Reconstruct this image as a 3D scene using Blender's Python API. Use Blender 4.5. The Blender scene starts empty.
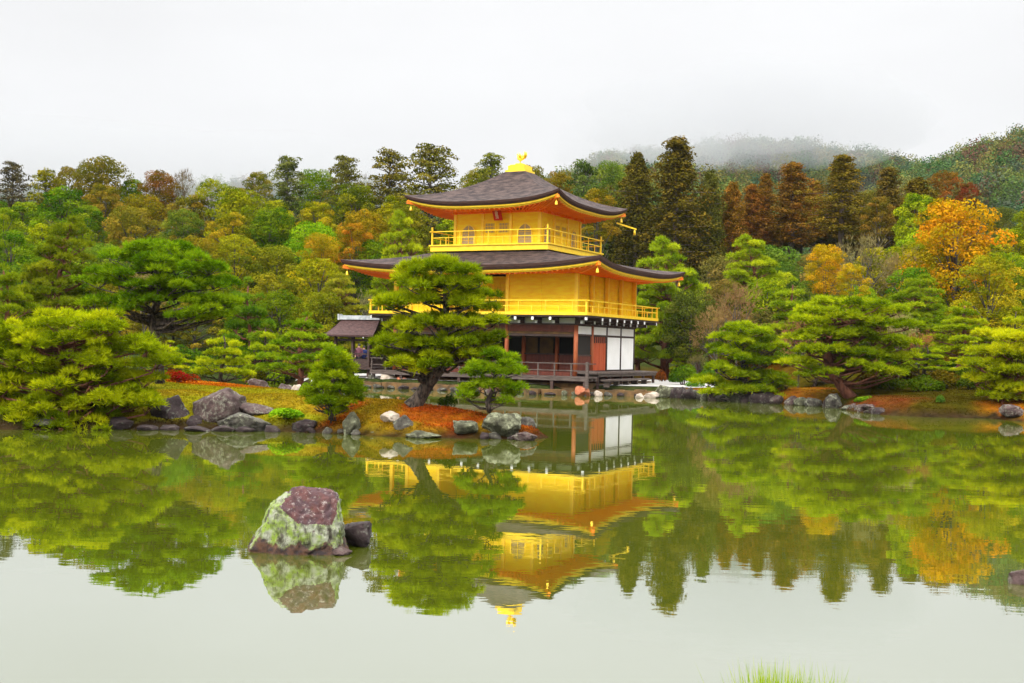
import bpy, math, random
import numpy as np
from mathutils import Vector, noise
R = math.radians
SC = bpy.context.scene
COL = SC.collection

# ------------------------------------------------------------------ camera
cam_d = bpy.data.cameras.new('camera'); cam = bpy.data.objects.new('camera', cam_d); COL.objects.link(cam)
cam_d.sensor_width = 36.0; cam_d.lens = 1184.6 * 36 / 1024
cam_d.clip_start = 0.1; cam_d.clip_end = 6000
from mathutils import Matrix
CH = 2.502
cam.matrix_world = (Matrix.Translation((0, 0, CH)) @ Matrix.Rotation(R(90 + 0.279), 4, 'X') @ Matrix.Rotation(R(1.314), 4, 'Z'))
SC.camera = cam

# ------------------------------------------------------------------ world: overcast sky
SUN_EL, SUN_ROT = 40, 216
world = bpy.data.worlds.new('World'); SC.world = world; world.use_nodes = True
nt = world.node_tree; N = nt.nodes; L = nt.links
bg = N['Background']; bg.inputs['Strength'].default_value = 0.1
sky = N.new('ShaderNodeTexSky'); sky.sky_type = 'NISHITA'; sky.sun_disc = False
sky.sun_elevation = R(SUN_EL); sky.sun_rotation = R(SUN_ROT); sky.air_density = 2; sky.dust_density = 5
hs = N.new('ShaderNodeHueSaturation'); hs.inputs['Saturation'].default_value = 0.15
L.new(sky.outputs[0], hs.inputs['Color'])
tc = N.new('ShaderNodeTexCoord'); sep = N.new('ShaderNodeSeparateXYZ'); L.new(tc.outputs['Generated'], sep.inputs[0])
ramp = N.new('ShaderNodeValToRGB'); L.new(sep.outputs['Z'], ramp.inputs[0])
cr = ramp.color_ramp; cr.interpolation = 'EASE'
for e, (p, v) in zip([cr.elements[0], cr.elements[1], cr.elements.new(0.3), cr.elements.new(0.6)],
                     [(0.0, .58), (1.0, 3.25), (0.3, .62), (0.6, 2.85)]):
    e.position = p; e.color = (v / 3, v / 3 * 1.0, v / 3 * 1.012, 1)
nz = N.new('ShaderNodeTexNoise'); nz.inputs['Scale'].default_value = 2.2; nz.inputs['Detail'].default_value = 5
mp = N.new('ShaderNodeMapping'); mp.inputs['Scale'].default_value = (1, 1, 3); L.new(tc.outputs['Generated'], mp.inputs[0]); L.new(mp.outputs[0], nz.inputs['Vector'])
mr = N.new('ShaderNodeMapRange'); mr.inputs['From Min'].default_value = .3; mr.inputs['From Max'].default_value = .7
mr.inputs['To Min'].default_value = 27.6; mr.inputs['To Max'].default_value = 31.0; L.new(nz.outputs['Fac'], mr.inputs[0])
vm = N.new('ShaderNodeVectorMath'); vm.operation = 'SCALE'; L.new(ramp.outputs[0], vm.inputs[0]); L.new(mr.outputs[0], vm.inputs['Scale'])
mx = N.new('ShaderNodeMix'); mx.data_type = 'RGBA'; mx.inputs[0].default_value = 0.93
L.new(hs.outputs[0], mx.inputs[6]); L.new(vm.outputs[0], mx.inputs[7]); L.new(mx.outputs[2], bg.inputs['Color'])

sun_d = bpy.data.lights.new('sun', 'SUN'); sun = bpy.data.objects.new('sun', sun_d); COL.objects.link(sun)
sun_d.energy = 1.5; sun_d.angle = R(15); sun_d.color = (1, .96, .9)
# sky azimuth: sun_rotation is clockwise from +Y
az = R(SUN_ROT); el = R(SUN_EL)
sdir = Vector((math.sin(az) * math.cos(el), math.cos(az) * math.cos(el), math.sin(el)))
sun.rotation_euler = sdir.to_track_quat('Z', 'Y').to_euler()
SC.view_settings.view_transform = 'Standard'; SC.view_settings.look = 'None'
SC.view_settings.exposure = 0.72; SC.view_settings.gamma = 1
SC.cycles.max_bounces = 8; SC.cycles.diffuse_bounces = 5; SC.cycles.glossy_bounces = 3
SC.cycles.transmission_bounces = 3; SC.cycles.volume_bounces = 1; SC.cycles.caustics_reflective = False

# ------------------------------------------------------------------ measuring help: a picture position seen at depth Y
def wp(x, y, Y):
    c, s = math.cos(R(1.314)), math.sin(R(1.314)); pt = R(.279); f = 1184.6
    a, b = x - 512, y - 341.5; u = a * c + b * s; v = -a * s + b * c
    k = Y / (f * math.cos(pt) + v * math.sin(pt))
    return u * k, Y, CH + (f * math.sin(pt) - v * math.cos(pt)) * k
def gw(x, y, z0=0.):
    a = wp(x, y, 1.0); k = (z0 - CH) / (a[2] - CH); return a[0] * k, k

# ------------------------------------------------------------------ tagging
def tag(o, label=None, cat=None, group=None, kind=None):
    if label: o['label'] = label
    if cat: o['category'] = cat
    if group: o['group'] = group
    if kind: o['kind'] = kind
    return o
def empty(name, loc=(0, 0, 0), rz=0, **k):
    o = bpy.data.objects.new(name, None); COL.objects.link(o); o.location = loc; o.rotation_euler = (0, 0, rz)
    o.empty_display_size = .3
    return tag(o, **k)
def kids(o): return [c for c in bpy.data.objects if c.parent == o]

# ------------------------------------------------------------------ mesh builder
class MB:
    def __init__(s): s.v = []; s.f = []; s.m = []; s.sm = []
    def add(s, vs, fs, m=0, smooth=False):
        b = len(s.v); s.v += [tuple(p) for p in vs]
        for f in fs: s.f.append([b + i for i in f]); s.m.append(m); s.sm.append(smooth)
    def box(s, x0, x1, y0, y1, z0, z1, m=0):
        s.add([(x0, y0, z0), (x1, y0, z0), (x1, y1, z0), (x0, y1, z0), (x0, y0, z1), (x1, y0, z1), (x1, y1, z1), (x0, y1, z1)],
              [(0, 3, 2, 1), (4, 5, 6, 7), (0, 1, 5, 4), (1, 2, 6, 5), (2, 3, 7, 6), (3, 0, 4, 7)], m)
    def beam(s, a, b, w, h, m=0):
        a = Vector(a); b = Vector(b); d = (b - a).normalized()
        up = Vector((0, 0, 1)) if abs(d.z) < .95 else Vector((0, 1, 0))
        r = d.cross(up).normalized(); u = r.cross(d).normalized()
        vs = [p + r * i * w / 2 + u * j * h / 2 for p in (a, b) for i, j in ((-1, -1), (1, -1), (1, 1), (-1, 1))]
        s.add(vs, [(0, 1, 2, 3), (7, 6, 5, 4), (0, 4, 5, 1), (1, 5, 6, 2), (2, 6, 7, 3), (3, 7, 4, 0)], m)
    def tube(s, pts, rad, n=6, m=0, cap=True):
        pts = [Vector(p) for p in pts]; vs = []; k = len(pts)
        ref = Vector((.31, .95, .1)).normalized()
        for i, p in enumerate(pts):
            d = (pts[min(i + 1, k - 1)] - pts[max(i - 1, 0)]).normalized()
            r = d.cross(ref)
            if r.length < .05: r = d.cross(Vector((1, 0, 0)))
            r.normalize(); u = r.cross(d)
            for j in range(n):
                t = 2 * math.pi * j / n; vs.append(p + (r * math.cos(t) + u * math.sin(t)) * rad[i])
        fs = [(i * n + j, i * n + (j + 1) % n, (i + 1) * n + (j + 1) % n, (i + 1) * n + j) for i in range(k - 1) for j in range(n)]
        if cap: fs += [tuple(range(n - 1, -1, -1)), tuple((k - 1) * n + j for j in range(n))]
        s.add(vs, fs, m, True)
    def build(s, name, mats, parent=None, **k):
        me = bpy.data.meshes.new(name); me.from_pydata(s.v, [], s.f)
        for mt in (mats if isinstance(mats, (list, tuple)) else [mats]): me.materials.append(mt)
        me.polygons.foreach_set('material_index', s.m); me.polygons.foreach_set('use_smooth', s.sm); me.update()
        o = bpy.data.objects.new(name, me); COL.objects.link(o); o.parent = parent
        return tag(o, **k)

def np_mesh(name, verts, n, mat, attr=None, smooth=False):
    """verts (F*n,3): F separate n-gons"""
    me = bpy.data.meshes.new(name); V = len(verts); F = V // n
    me.vertices.add(V); me.vertices.foreach_set('co', verts.astype(np.float32).ravel())
    me.loops.add(V); me.loops.foreach_set('vertex_index', np.arange(V, dtype=np.int32))
    me.polygons.add(F); me.polygons.foreach_set('loop_start', np.arange(0, V, n, dtype=np.int32))
    me.update(calc_edges=True)
    if attr is not None:
        a = me.attributes.new('v', 'FLOAT', 'POINT'); a.data.foreach_set('value', np.repeat(attr, n).astype(np.float32))
    me.materials.append(mat); return me
def link(name, me, parent=None, **k):
    o = bpy.data.objects.new(name, me); COL.objects.link(o); o.parent = parent; return tag(o, **k)

# ------------------------------------------------------------------ materials
def newmat(name):
    m = bpy.data.materials.new(name); m.use_nodes = True; return m, m.node_tree.nodes, m.node_tree.links
def mat(name, col, rough=.7, metal=0, col2=None, scale=6, detail=6, bump=0, stretch=None, spec=.3, thr=(.35, .65), bscale=None):
    m, n, l = newmat(name); b = n['Principled BSDF']
    b.inputs['Roughness'].default_value = rough; b.inputs['Metallic'].default_value = metal
    b.inputs['Specular IOR Level'].default_value = spec
    b.inputs['Base Color'].default_value = (*col, 1)
    tc = n.new('ShaderNodeTexCoord'); mp = n.new('ShaderNodeMapping'); l.new(tc.outputs['Object'], mp.inputs[0])
    if stretch: mp.inputs['Scale'].default_value = stretch
    if col2:
        z = n.new('ShaderNodeTexNoise'); z.inputs['Scale'].default_value = scale; z.inputs['Detail'].default_value = detail
        l.new(mp.outputs[0], z.inputs['Vector'])
        r = n.new('ShaderNodeMapRange'); r.inputs['From Min'].default_value = thr[0]; r.inputs['From Max'].default_value = thr[1]
        l.new(z.outputs['Fac'], r.inputs[0])
        x = n.new('ShaderNodeMix'); x.data_type = 'RGBA'; x.inputs[6].default_value = (*col, 1); x.inputs[7].default_value = (*col2, 1)
        l.new(r.outputs[0], x.inputs[0]); l.new(x.outputs[2], b.inputs['Base Color'])
    if bump:
        z2 = n.new('ShaderNodeTexNoise'); z2.inputs['Scale'].default_value = bscale or scale * 2; z2.inputs['Detail'].default_value = 8
        l.new(mp.outputs[0], z2.inputs['Vector'])
        bp = n.new('ShaderNodeBump'); bp.inputs['Strength'].default_value = bump; bp.inputs['Distance'].default_value = .05
        l.new(z2.outputs['Fac'], bp.inputs['Height']); l.new(bp.outputs[0], b.inputs['Normal'])
    return m
def foliage(name, hshift=.05, trans=.3, lo=.55, hi=1.35, nscale=.6):
    m, n, l = newmat(name); n.remove(n['Principled BSDF']); out = n['Material Output']
    oi = n.new('ShaderNodeObjectInfo'); at = n.new('ShaderNodeAttribute'); at.attribute_name = 'v'
    tc = n.new('ShaderNodeTexCoord'); z = n.new('ShaderNodeTexNoise'); z.inputs['Scale'].default_value = nscale; z.inputs['Detail'].default_value = 3
    l.new(tc.outputs['Object'], z.inputs['Vector'])
    h = n.new('ShaderNodeHueSaturation')
    ad = n.new('ShaderNodeMath'); ad.operation = 'ADD'; l.new(at.outputs['Fac'], ad.inputs[0]); l.new(z.outputs['Fac'], ad.inputs[1])
    r = n.new('ShaderNodeMapRange'); r.inputs['From Min'].default_value = .3; r.inputs['From Max'].default_value = 1.7
    r.inputs['To Min'].default_value = .5 + hshift; r.inputs['To Max'].default_value = .5 - hshift; l.new(ad.outputs[0], r.inputs[0])
    l.new(r.outputs[0], h.inputs['Hue'])
    r2 = n.new('ShaderNodeMapRange'); r2.inputs['From Min'].default_value = .3; r2.inputs['From Max'].default_value = 1.7
    r2.inputs['To Min'].default_value = lo; r2.inputs['To Max'].default_value = hi; l.new(ad.outputs[0], r2.inputs[0]); l.new(r2.outputs[0], h.inputs['Value'])
    l.new(oi.outputs['Color'], h.inputs['Color'])
    d = n.new('ShaderNodeBsdfDiffuse'); t = n.new('ShaderNodeBsdfTranslucent'); x = n.new('ShaderNodeMixShader'); x.inputs[0].default_value = trans
    l.new(h.outputs[0], d.inputs[0]); l.new(h.outputs[0], t.inputs[0]); l.new(d.outputs[0], x.inputs[1]); l.new(t.outputs[0], x.inputs[2]); l.new(x.outputs[0], out.inputs[0])
    return m
M = {}
M['gold'] = mat('gold_leaf', (1, .70, .035), .4, .25, (.95, .58, .02), 3.5, 6, .15, spec=.5, bscale=10)
M['gold_wall'] = mat('gold_leaf_boards', (1, .77, .018), .5, 0, (.96, .62, .010), 1.6, 9, .25, stretch=(1, 1, 5), spec=.2, bscale=9)
M['gold_eave'] = mat('gold_leaf_bounce_tint', (1, .27, .008), .5, .05, (.95, .19, .006), 2.5, 5, .1, spec=.4)  # redder than plain gold: gold-on-gold bounce light painted into the colour
M['gold_pale'] = mat('pale_window_screen', (.42, .33, .18), .6, 0, (.34, .25, .13), 12)
M['thatch'] = mat('cypress_bark_shingle', (.018, .010, .009), .9, 0, (.068, .043, .036), 2.2, 14, 1.0, stretch=(1, 1, 3), thr=(.38, .62), bscale=14)
M['thatch_edge'] = mat('cut_bark_edge', (.035, .018, .014), .8, 0, (.07, .03, .02), 3, 8, .4, stretch=(1, 1, 8))
M['darkwood'] = mat('dark_timber', (.035, .02, .018), .6, 0, (.07, .04, .03), 4, 8, .3, stretch=(1, 1, 3))
M['redwood'] = mat('red_brown_timber', (.075, .016, .009), .6, 0, (.13, .03, .015), 3, 8, .3, stretch=(2, 2, .6))
M['pillar'] = mat('orange_brown_pillar', (.3, .07, .025), .6, 0, (.42, .12, .04), 3, 8, .3, stretch=(4, 4, .7))
M['door'] = mat('orange_cedar_door', (.5, .1, .03), .6, 0, (.36, .055, .02), 3, 8, .2, stretch=(9, 9, .6))
M['greywood'] = mat('weathered_deck_timber', (.055, .038, .03), .75, 0, (.13, .10, .085), 4, 9, .4, stretch=(.7, .7, 8))
M['plaster'] = mat('white_plaster', (.86, .85, .82), .8, 0, (.8, .79, .75), 1.4, 9)
M['whitepaint'] = mat('white_bracket_tips', (.8, .8, .78), .7)
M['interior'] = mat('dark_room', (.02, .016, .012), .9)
M['curtain'] = mat('ochre_screen', (.16, .085, .025), .8, 0, (.07, .04, .02), 2, 4)
M['shingle'] = mat('small_brown_roof_shingles', (.035, .015, .013), .8, 0, (.085, .042, .038), 5, 8, .6, stretch=(1, 1, 4))
M['ridge'] = mat('grey_roof_ridge', (.3, .33, .35), .7, 0, (.5, .52, .52), 5)
M['stonewall'] = mat('ochre_stone_edge', (.20, .11, .04), .9, 0, (.07, .045, .022), 2.2, 9, .9)
M['bark'] = mat('pine_bark', (.022, .016, .013), .9, 0, (.11, .08, .06), 5, 10, 1.0, stretch=(2.5, 2.5, 1), thr=(.42, .6))
M['redbark'] = mat('red_pine_bark', (.10, .035, .022), .9, 0, (.2, .075, .04), 4, 8, .7, stretch=(2, 2, .8))
M['greybark'] = mat('grey_bark', (.05, .04, .033), .9, 0, (.11, .09, .075), 4, 8, .7)
M['cedarbark'] = mat('pale_cedar_trunk', (.11, .08, .07), .9, 0, (.2, .15, .13), 3, 8, .5, stretch=(3, 3, .3))
M['needles'] = foliage('pine_needles', .03, .25, .4, 1.65, 1.3)
M['leaves'] = foliage('broad_leaves', .04, .3, .4, 1.65, .35)
M['cedarleaf'] = foliage('cedar_sprays', .03, .15, .3, 1.9, .45)
M['twigs'] = foliage('bare_twigs', .02, .1, .7, 1.3)
M['grass'] = foliage('bank_grass', .05, .4, .6, 1.4)

# ------------------------------------------------------------------ terrain
POND = [(-60, 5.6), (-10, 5.5), (10, 5.3), (60, 5.6), (60, 30), (34, 43), (22.5, 46.3), (20.6, 47.3), (19.9, 49.2), (17, 49.1), (15.7, 50.4),
        (15.2, 53), (15.6, 56.5), (13.5, 58.5), (11.6, 59.9), (10, 62.0), (8.1, 63.4), (5.5, 64.3), (3.2, 63.9), (1.6, 63.5), (-2.2, 65.2), (-4.2, 66.2),
        (-7.2, 67.6), (-11.0, 70.0), (-14.8, 72.5), (-16.5, 70), (-14.5, 64), (-11, 57), (-8.6, 50), (-6.6, 44), (-4.5, 39.5), (-1.5, 36.8), (.5, 34.8), (1.0, 33.2),
        (.7, 32.4), (-.6, 32.2), (-2.4, 32.0), (-4.2, 32.6), (-5.9, 33.1), (-8, 33.2), (-9.9, 32.8), (-13.5, 31.6), (-20, 30.5), (-60, 28)]
PA = np.array(POND); PB = np.roll(PA, -1, axis=0)
def shore_d(x, y):
    x = np.asarray(x, float); y = np.asarray(y, float); ins = np.zeros(x.shape, bool); dm = np.full(x.shape, 1e9)
    for (ax, ay), (bx, by) in zip(PA, PB):
        dx, dy = bx - ax, by - ay
        t = np.clip(((x - ax) * dx + (y - ay) * dy) / (dx * dx + dy * dy), 0, 1)
        dm = np.minimum(dm, np.hypot(x - ax - t * dx, y - ay - t * dy))
        c = ((ay > y) != (by > y)) & (x < dx * (y - ay) / (by - ay + 1e-12) + ax); ins ^= c
    return np.where(ins, -dm, dm)
def sm(a, b, x): t = np.clip((x - a) / (b - a), 0, 1); return t * t * (3 - 2 * t)
def land(x, y):
    d = shore_d(x, y); x = np.asarray(x, float); y = np.asarray(y, float)
    near = sm(20, 10, y)
    base = .3 * sm(-.1, .35, d)
    left = sm(-1, -6, x - (y - 50) * -.12) * sm(75, 60, y)          # garden lawn, left of the channel
    pen = sm(.2, 2.2, d) * .5 * sm(50, 44, y) * (x < 4)
    lawn = .38 * sm(2, 9, d) * sm(0, -9, x) * sm(66, 56, y)
    court = sm(62, 63.5, y) * sm(14, 11.5, x) * sm(-13, -12, x) * .2 * sm(.2, .6, d)
    rb = sm(9, 14, x) * (.25 * sm(.2, 1.2, d) + .085 * np.clip(d - .5, 0, 14)) * sm(30, 45, y)
    far = np.clip(y - 84, 0, 40) * .26 + np.clip(y - 124, 0, 80) * .06
    far = far * (1 - .6 * sm(60, 200, np.abs(x))) * (1 - .62 * sm(1, 6, x) * sm(30, 20, x))
    lf = sm(-12, -22, x) * sm(45, 75, y) * 1.1
    z = base + pen + lawn + court + rb * (1 - sm(61, 63.5, y) * sm(19, 15, x)) + far + lf
    z = np.where(d < -.1, -.9 * sm(0, 3, -d) - .05, z)
    bank = .55 + .1 * np.clip(5.6 - y, 0, 5)
    z = np.where(near > .5, np.where(d > 0, bank * sm(0, .25, d), z), z)
    return z
def gz(x, y): return float(land(np.array([x]), np.array([y]))[0])

def grid_lines(segs):
    out = []
    for a, b, st in segs: out += list(np.arange(a, b, st))
    out.append(segs[-1][1]); return np.array(out)
gx = grid_lines([(-560, -200, 40), (-200, -60, 10), (-60, -24, 1.5), (-24, 27, .35), (27, 60, 1.5), (60, 200, 10), (200, 560, 40)])
gy = grid_lines([(-40, 0, 5), (0, 3, 1), (3, 7, .2), (7, 28, 1.5), (28, 38, .25), (38, 76, .4), (76, 130, 2), (130, 260, 10), (260, 1220, 60)])
X, Y = np.meshgrid(gx, gy); Z = land(X, Y)
rng = np.random.default_rng(5)
Dm = shore_d(X, Y)
nzv = np.array([noise.fractal(Vector((a * .35, b * .35, 0)), .8, 2., 3) if (-30 < a < 30 and 28 < b < 90) else 0 for a, b in zip(X.ravel(), Y.ravel())]).reshape(X.shape)
Z = Z + np.where((Dm > .3) & (Y > 28) & ~((Y > 62) & (X > -16) & (X < 17)), nzv * .09, 0)
# ground-cover colours: the patches of moss, fallen needles and gravel where they lie
def blend(c, k, w): return c * (1 - w[..., None]) + np.array(k) * w[..., None]
def ground_col(X, Y, Dm, nzv):
    wob = nzv * 1.6; C = np.ones(X.shape + (3,)) * np.array((.03, .038, .010))
    C = blend(C, (.16, .14, .005), sm(-3.4, -5.4, X + wob) * sm(60, 50, Y) * sm(28, 30, Y))                 # yellow moss lawn
    C = blend(C, (.05, .06, .006), sm(-10.5, -12.5, X + wob) * sm(40, 37, Y) * sm(28, 30, Y))
    C = blend(C, (.22, .046, .005), sm(3.1, 1.9, np.hypot((X + 1.9 + wob) / 1.5, (Y - 33.6 + wob * .6) / 1.2)))   # needles round the leaning pine
    C = blend(C, (.15, .10, .005), sm(.12, .3, nzv) * sm(2, 0, X) * sm(40, 37, Y) * sm(28, 30, Y) * .85)
    C = blend(C, (.28, .07, .004), sm(2.4, 1.3, np.hypot((X + 11.6) / 1.5, (Y - 43.5 + wob) / 1.6)))
    C = blend(C, (.16, .055, .005), sm(8, 10.5, X) * sm(100, 90, Y) * sm(56, 60, Y))
    C = blend(C, (.17, .065, .006), sm(9, 11, X) * sm(15.5, 14, X) * sm(66, 62, Y) * sm(50, 55, Y))
    C = blend(C, (.034, .026, .002), sm(15.4, 16.6, X + wob) * sm(45, 48, Y) * sm(90, 70, Y))      # dark bank at the right
    C = blend(C, (.08, .022, .005), sm(1.8, .6, np.hypot(X - 16.6 + wob, (Y - 52.5) / 2.2)))
    C = blend(C, (.22, .065, .005), sm(2.4, 1.2, np.hypot(X - 21.5, (Y - 49) / 1.2)))
    C = blend(C, (.03, .035, .008), sm(84, 92, Y))
    C = blend(C, (.06, .09, .01), sm(10, 6, Y))
    return blend(C, (.028, .017, .008), sm(.32, .1, Dm + nzv * .25))                                  # wet earth along the waterline
C = ground_col(X, Y, Dm, nzv)
nr, nc = X.shape
vs = np.stack([X, Y, Z], -1).reshape(-1, 3)
idx = np.arange(nr * nc).reshape(nr, nc)
fs = np.stack([idx[:-1, :-1], idx[:-1, 1:], idx[1:, 1:], idx[1:, :-1]], -1).reshape(-1, 4)
me = bpy.data.meshes.new('ground'); me.from_pydata(vs.tolist(), [], fs.tolist())
me.polygons.foreach_set('use_smooth', [True] * len(fs))
ca = me.color_attributes.new('Col', 'FLOAT_COLOR', 'POINT')
ca.data.foreach_set('color', np.concatenate([C.reshape(-1, 3), np.ones((nr * nc, 1))], 1).astype(np.float32).ravel())
m, n, l = newmat('moss_and_needle_ground'); b = n['Principled BSDF']; b.inputs['Roughness'].default_value = .95; b.inputs['Specular IOR Level'].default_value = 0
at = n.new('ShaderNodeAttribute'); at.attribute_name = 'Col'
tc = n.new('ShaderNodeTexCoord'); z1 = n.new('ShaderNodeTexNoise'); z1.inputs['Scale'].default_value = 2.5; z1.inputs['Detail'].default_value = 9; z1.inputs['Roughness'].default_value = .7
l.new(tc.outputs['Object'], z1.inputs['Vector'])
h = n.new('ShaderNodeHueSaturation'); r1 = n.new('ShaderNodeMapRange'); r1.inputs['From Min'].default_value = .3; r1.inputs['From Max'].default_value = .7
r1.inputs['To Min'].default_value = .35; r1.inputs['To Max'].default_value = 1.55; l.new(z1.outputs['Fac'], r1.inputs[0]); l.new(r1.outputs[0], h.inputs['Value'])
r3 = n.new('ShaderNodeMapRange'); r3.inputs['From Min'].default_value = .35; r3.inputs['From Max'].default_value = .65; r3.inputs['To Min'].default_value = .49; r3.inputs['To Max'].default_value = .525
z3 = n.new('ShaderNodeTexNoise'); z3.inputs['Scale'].default_value = 1.1; z3.inputs['Detail'].default_value = 6; l.new(tc.outputs['Object'], z3.inputs['Vector'])
l.new(z3.outputs['Fac'], r3.inputs[0]); l.new(r3.outputs[0], h.inputs['Hue'])
l.new(at.outputs['Color'], h.inputs['Color']); l.new(h.outputs[0], b.inputs['Base Color'])
bp = n.new('ShaderNodeBump'); bp.inputs['Strength'].default_value = .8; bp.inputs['Distance'].default_value = .08
z2 = n.new('ShaderNodeTexNoise'); z2.inputs['Scale'].default_value = 9; z2.inputs['Detail'].default_value = 8; l.new(tc.outputs['Object'], z2.inputs['Vector']); l.new(z2.outputs['Fac'], bp.inputs['Height']); l.new(bp.outputs[0], b.inputs['Normal'])
me.materials.append(m)
link('ground', me, kind='structure')

# gravel court beside and below the pavilion, following the ground 1 cm above it
def sheet(name, poly, mt, lift=.03, step=.5):
    P = np.array(poly); x0, y0 = P.min(0); x1, y1 = P.max(0)
    from mathutils.geometry import tessellate_polygon
    mb = MB(); nx = int((x1 - x0) / step) + 1; ny = int((y1 - y0) / step) + 1
    xs = np.linspace(x0, x1, nx + 1); ys = np.linspace(y0, y1, ny + 1); XX, YY = np.meshgrid(xs, ys)
    ZZ = land(XX, YY) + lift
    def inside(x, y):
        c = False
        for (ax, ay), (bx, by) in zip(poly, poly[1:] + poly[:1]):
            if (ay > y) != (by > y) and x < (bx - ax) * (y - ay) / (by - ay) + ax: c = not c
        return c
    ii = {}
    for j in range(ny):
        for i in range(nx):
            if inside((xs[i] + xs[i + 1]) / 2, (ys[j] + ys[j + 1]) / 2):
                q = []
                for a, b_ in ((i, j), (i + 1, j), (i + 1, j + 1), (i, j + 1)):
                    if (a, b_) not in ii: ii[(a, b_)] = len(mb.v); mb.v.append((xs[a], ys[b_], float(ZZ[b_, a])))
                    q.append(ii[(a, b_)])
                mb.f.append(q); mb.m.append(0); mb.sm.append(True)
    return mb.build(name, mt, kind='structure')
M['gravel'] = mat('white_raked_gravel', (.42, .41, .385), .95, 0, (.34, .32, .29), 6, 10, .4)
sheet('gravel_court', [(-13, 71.5), (-7, 68.4), (-2, 66.0), (1.6, 64.3), (5.5, 65.1), (8.3, 64.8), (10.0, 64.2), (11.5, 66), (13.0, 71), (14.5, 76), (13, 80), (2, 80), (-9, 80)], M['gravel'], .04, .35)

# pond
m, n, l = newmat('green_pond_water'); n.remove(n['Principled BSDF']); out = n['Material Output']
d = n.new('ShaderNodeBsdfDiffuse'); d.inputs[0].default_value = (.07, .088, .005, 1)
g = n.new('ShaderNodeBsdfGlossy'); g.inputs['Roughness'].default_value = .012; g.inputs[0].default_value = (.97, .975, 1, 1)
lw = n.new('ShaderNodeLayerWeight'); lw.inputs['Blend'].default_value = .5
r = n.new('ShaderNodeMapRange'); r.inputs['From Min'].default_value = .68; r.inputs['From Max'].default_value = 1.0; r.inputs['To Min'].default_value = .59; r.inputs['To Max'].default_value = .82
l.new(lw.outputs['Facing'], r.inputs[0])
x = n.new('ShaderNodeMixShader'); l.new(r.outputs[0], x.inputs[0]); l.new(d.outputs[0], x.inputs[1]); l.new(g.outputs[0], x.inputs[2]); l.new(x.outputs[0], out.inputs[0])
tc = n.new('ShaderNodeTexCoord'); mp = n.new('ShaderNodeMapping'); mp.inputs['Scale'].default_value = (.8, 1.6, 1); l.new(tc.outputs['Object'], mp.inputs[0])
zz = n.new('ShaderNodeTexNoise'); zz.inputs['Scale'].default_value = 1.5; zz.inputs['Detail'].default_value = 3; l.new(mp.outputs[0], zz.inputs['Vector'])
bp = n.new('ShaderNodeBump'); bp.inputs['Strength'].default_value = .05; bp.inputs['Distance'].default_value = .02
l.new(zz.outputs['Fac'], bp.inputs['Height'])
for q in (g,): l.new(bp.outputs[0], q.inputs['Normal'])
mb = MB(); mb.add([(-70, 4.5, 0), (70, 4.5, 0), (70, 75, 0), (-70, 75, 0)], [(0, 1, 2, 3)])
mb.build('pond_water', m, kind='structure')
# ================================================================== GOLDEN PAVILION
YAW = R(27.461); LU, LV = 11.7, 8.5; BAY = 2.125
pav = empty('golden_pavilion', (3.48, 64.578, .45), -YAW, label='three storey golden pavilion with brown shingled roofs standing at the edge of the pond', cat='pavilion')
Z0 = .45
def zz_(z): return z - Z0
class ZB(MB):     # builder whose heights are given above the water
    def build(s, name, mats, parent=None, **k):
        s.v = [(a, b, c - Z0) for a, b, c in s.v]; return super().build(name, mats, parent, **k)
G, GW = M['gold'], M['gold_wall']

# --- stone footing and decks
b = ZB(); b.box(-12.4, .9, -.75, LV + .8, .2, .62); b.build('footing', M['stonewall'], pav)
b = ZB()
b.box(-12.6, 1.3, -1.25, .0, .92, 1.0)
for k in range(3): b.beam((-12.6, -1.2 + k * .55, .84), (1.3, -1.2 + k * .55, .84), .12, .14)
deck = b.build('south_veranda', M['greywood'], pav)
for k in range(8):
    xx = -12.4 + k * 1.93; b = ZB(); b.beam((xx, -1.15, -.6), (xx, -1.15, .78), .16, .16); b.build('veranda_post', M['darkwood'], deck)
b = ZB()
for k in range(15):
    xx = -12.5 + k * .985; b.beam((xx, -1.2, 1.0), (xx, -1.2, 1.66 if k < 14 else 1.78), .07, .07)
b.beam((-12.6, -1.2, 1.7), (1.4, -1.2, 1.7), .07, .055); b.beam((-12.6, -1.2, 1.32), (1.3, -1.2, 1.32), .05, .05)
b.beam((1.25, -1.2, 1.7), (1.25, -.1, 1.7), .06, .055); b.beam((1.25, -1.2, 1.32), (1.25, -.1, 1.32), .05, .05)
b.beam((1.25, -1.22, .4), (1.25, -1.22, 1.8), .14, .14)
b.build('veranda_railing', M['greywood'], deck)
b = ZB(); b.box(0.003, 1.35, .02, 9.1, 1.14, 1.25)
b.box(0.4, 1.3, .2, 9.0, 1.0, 1.14)
ed = b.build('east_veranda', M['greywood'], pav)
for k in range(6):
    b = ZB(); b.beam((1.2, .3 + k * 1.7, .3), (1.2, .3 + k * 1.7, 1.0), .13, .13); b.build('veranda_post', M['darkwood'], ed)
b = ZB(); b.box(1.45, 1.95, .15, 6.3, .78, .87)
for k in range(5): b.beam((1.7, .4 + k * 1.4, .45), (1.7, .4 + k * 1.4, .78), .3, .16)
b.build('entrance_step', M['greywood'], pav)

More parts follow.
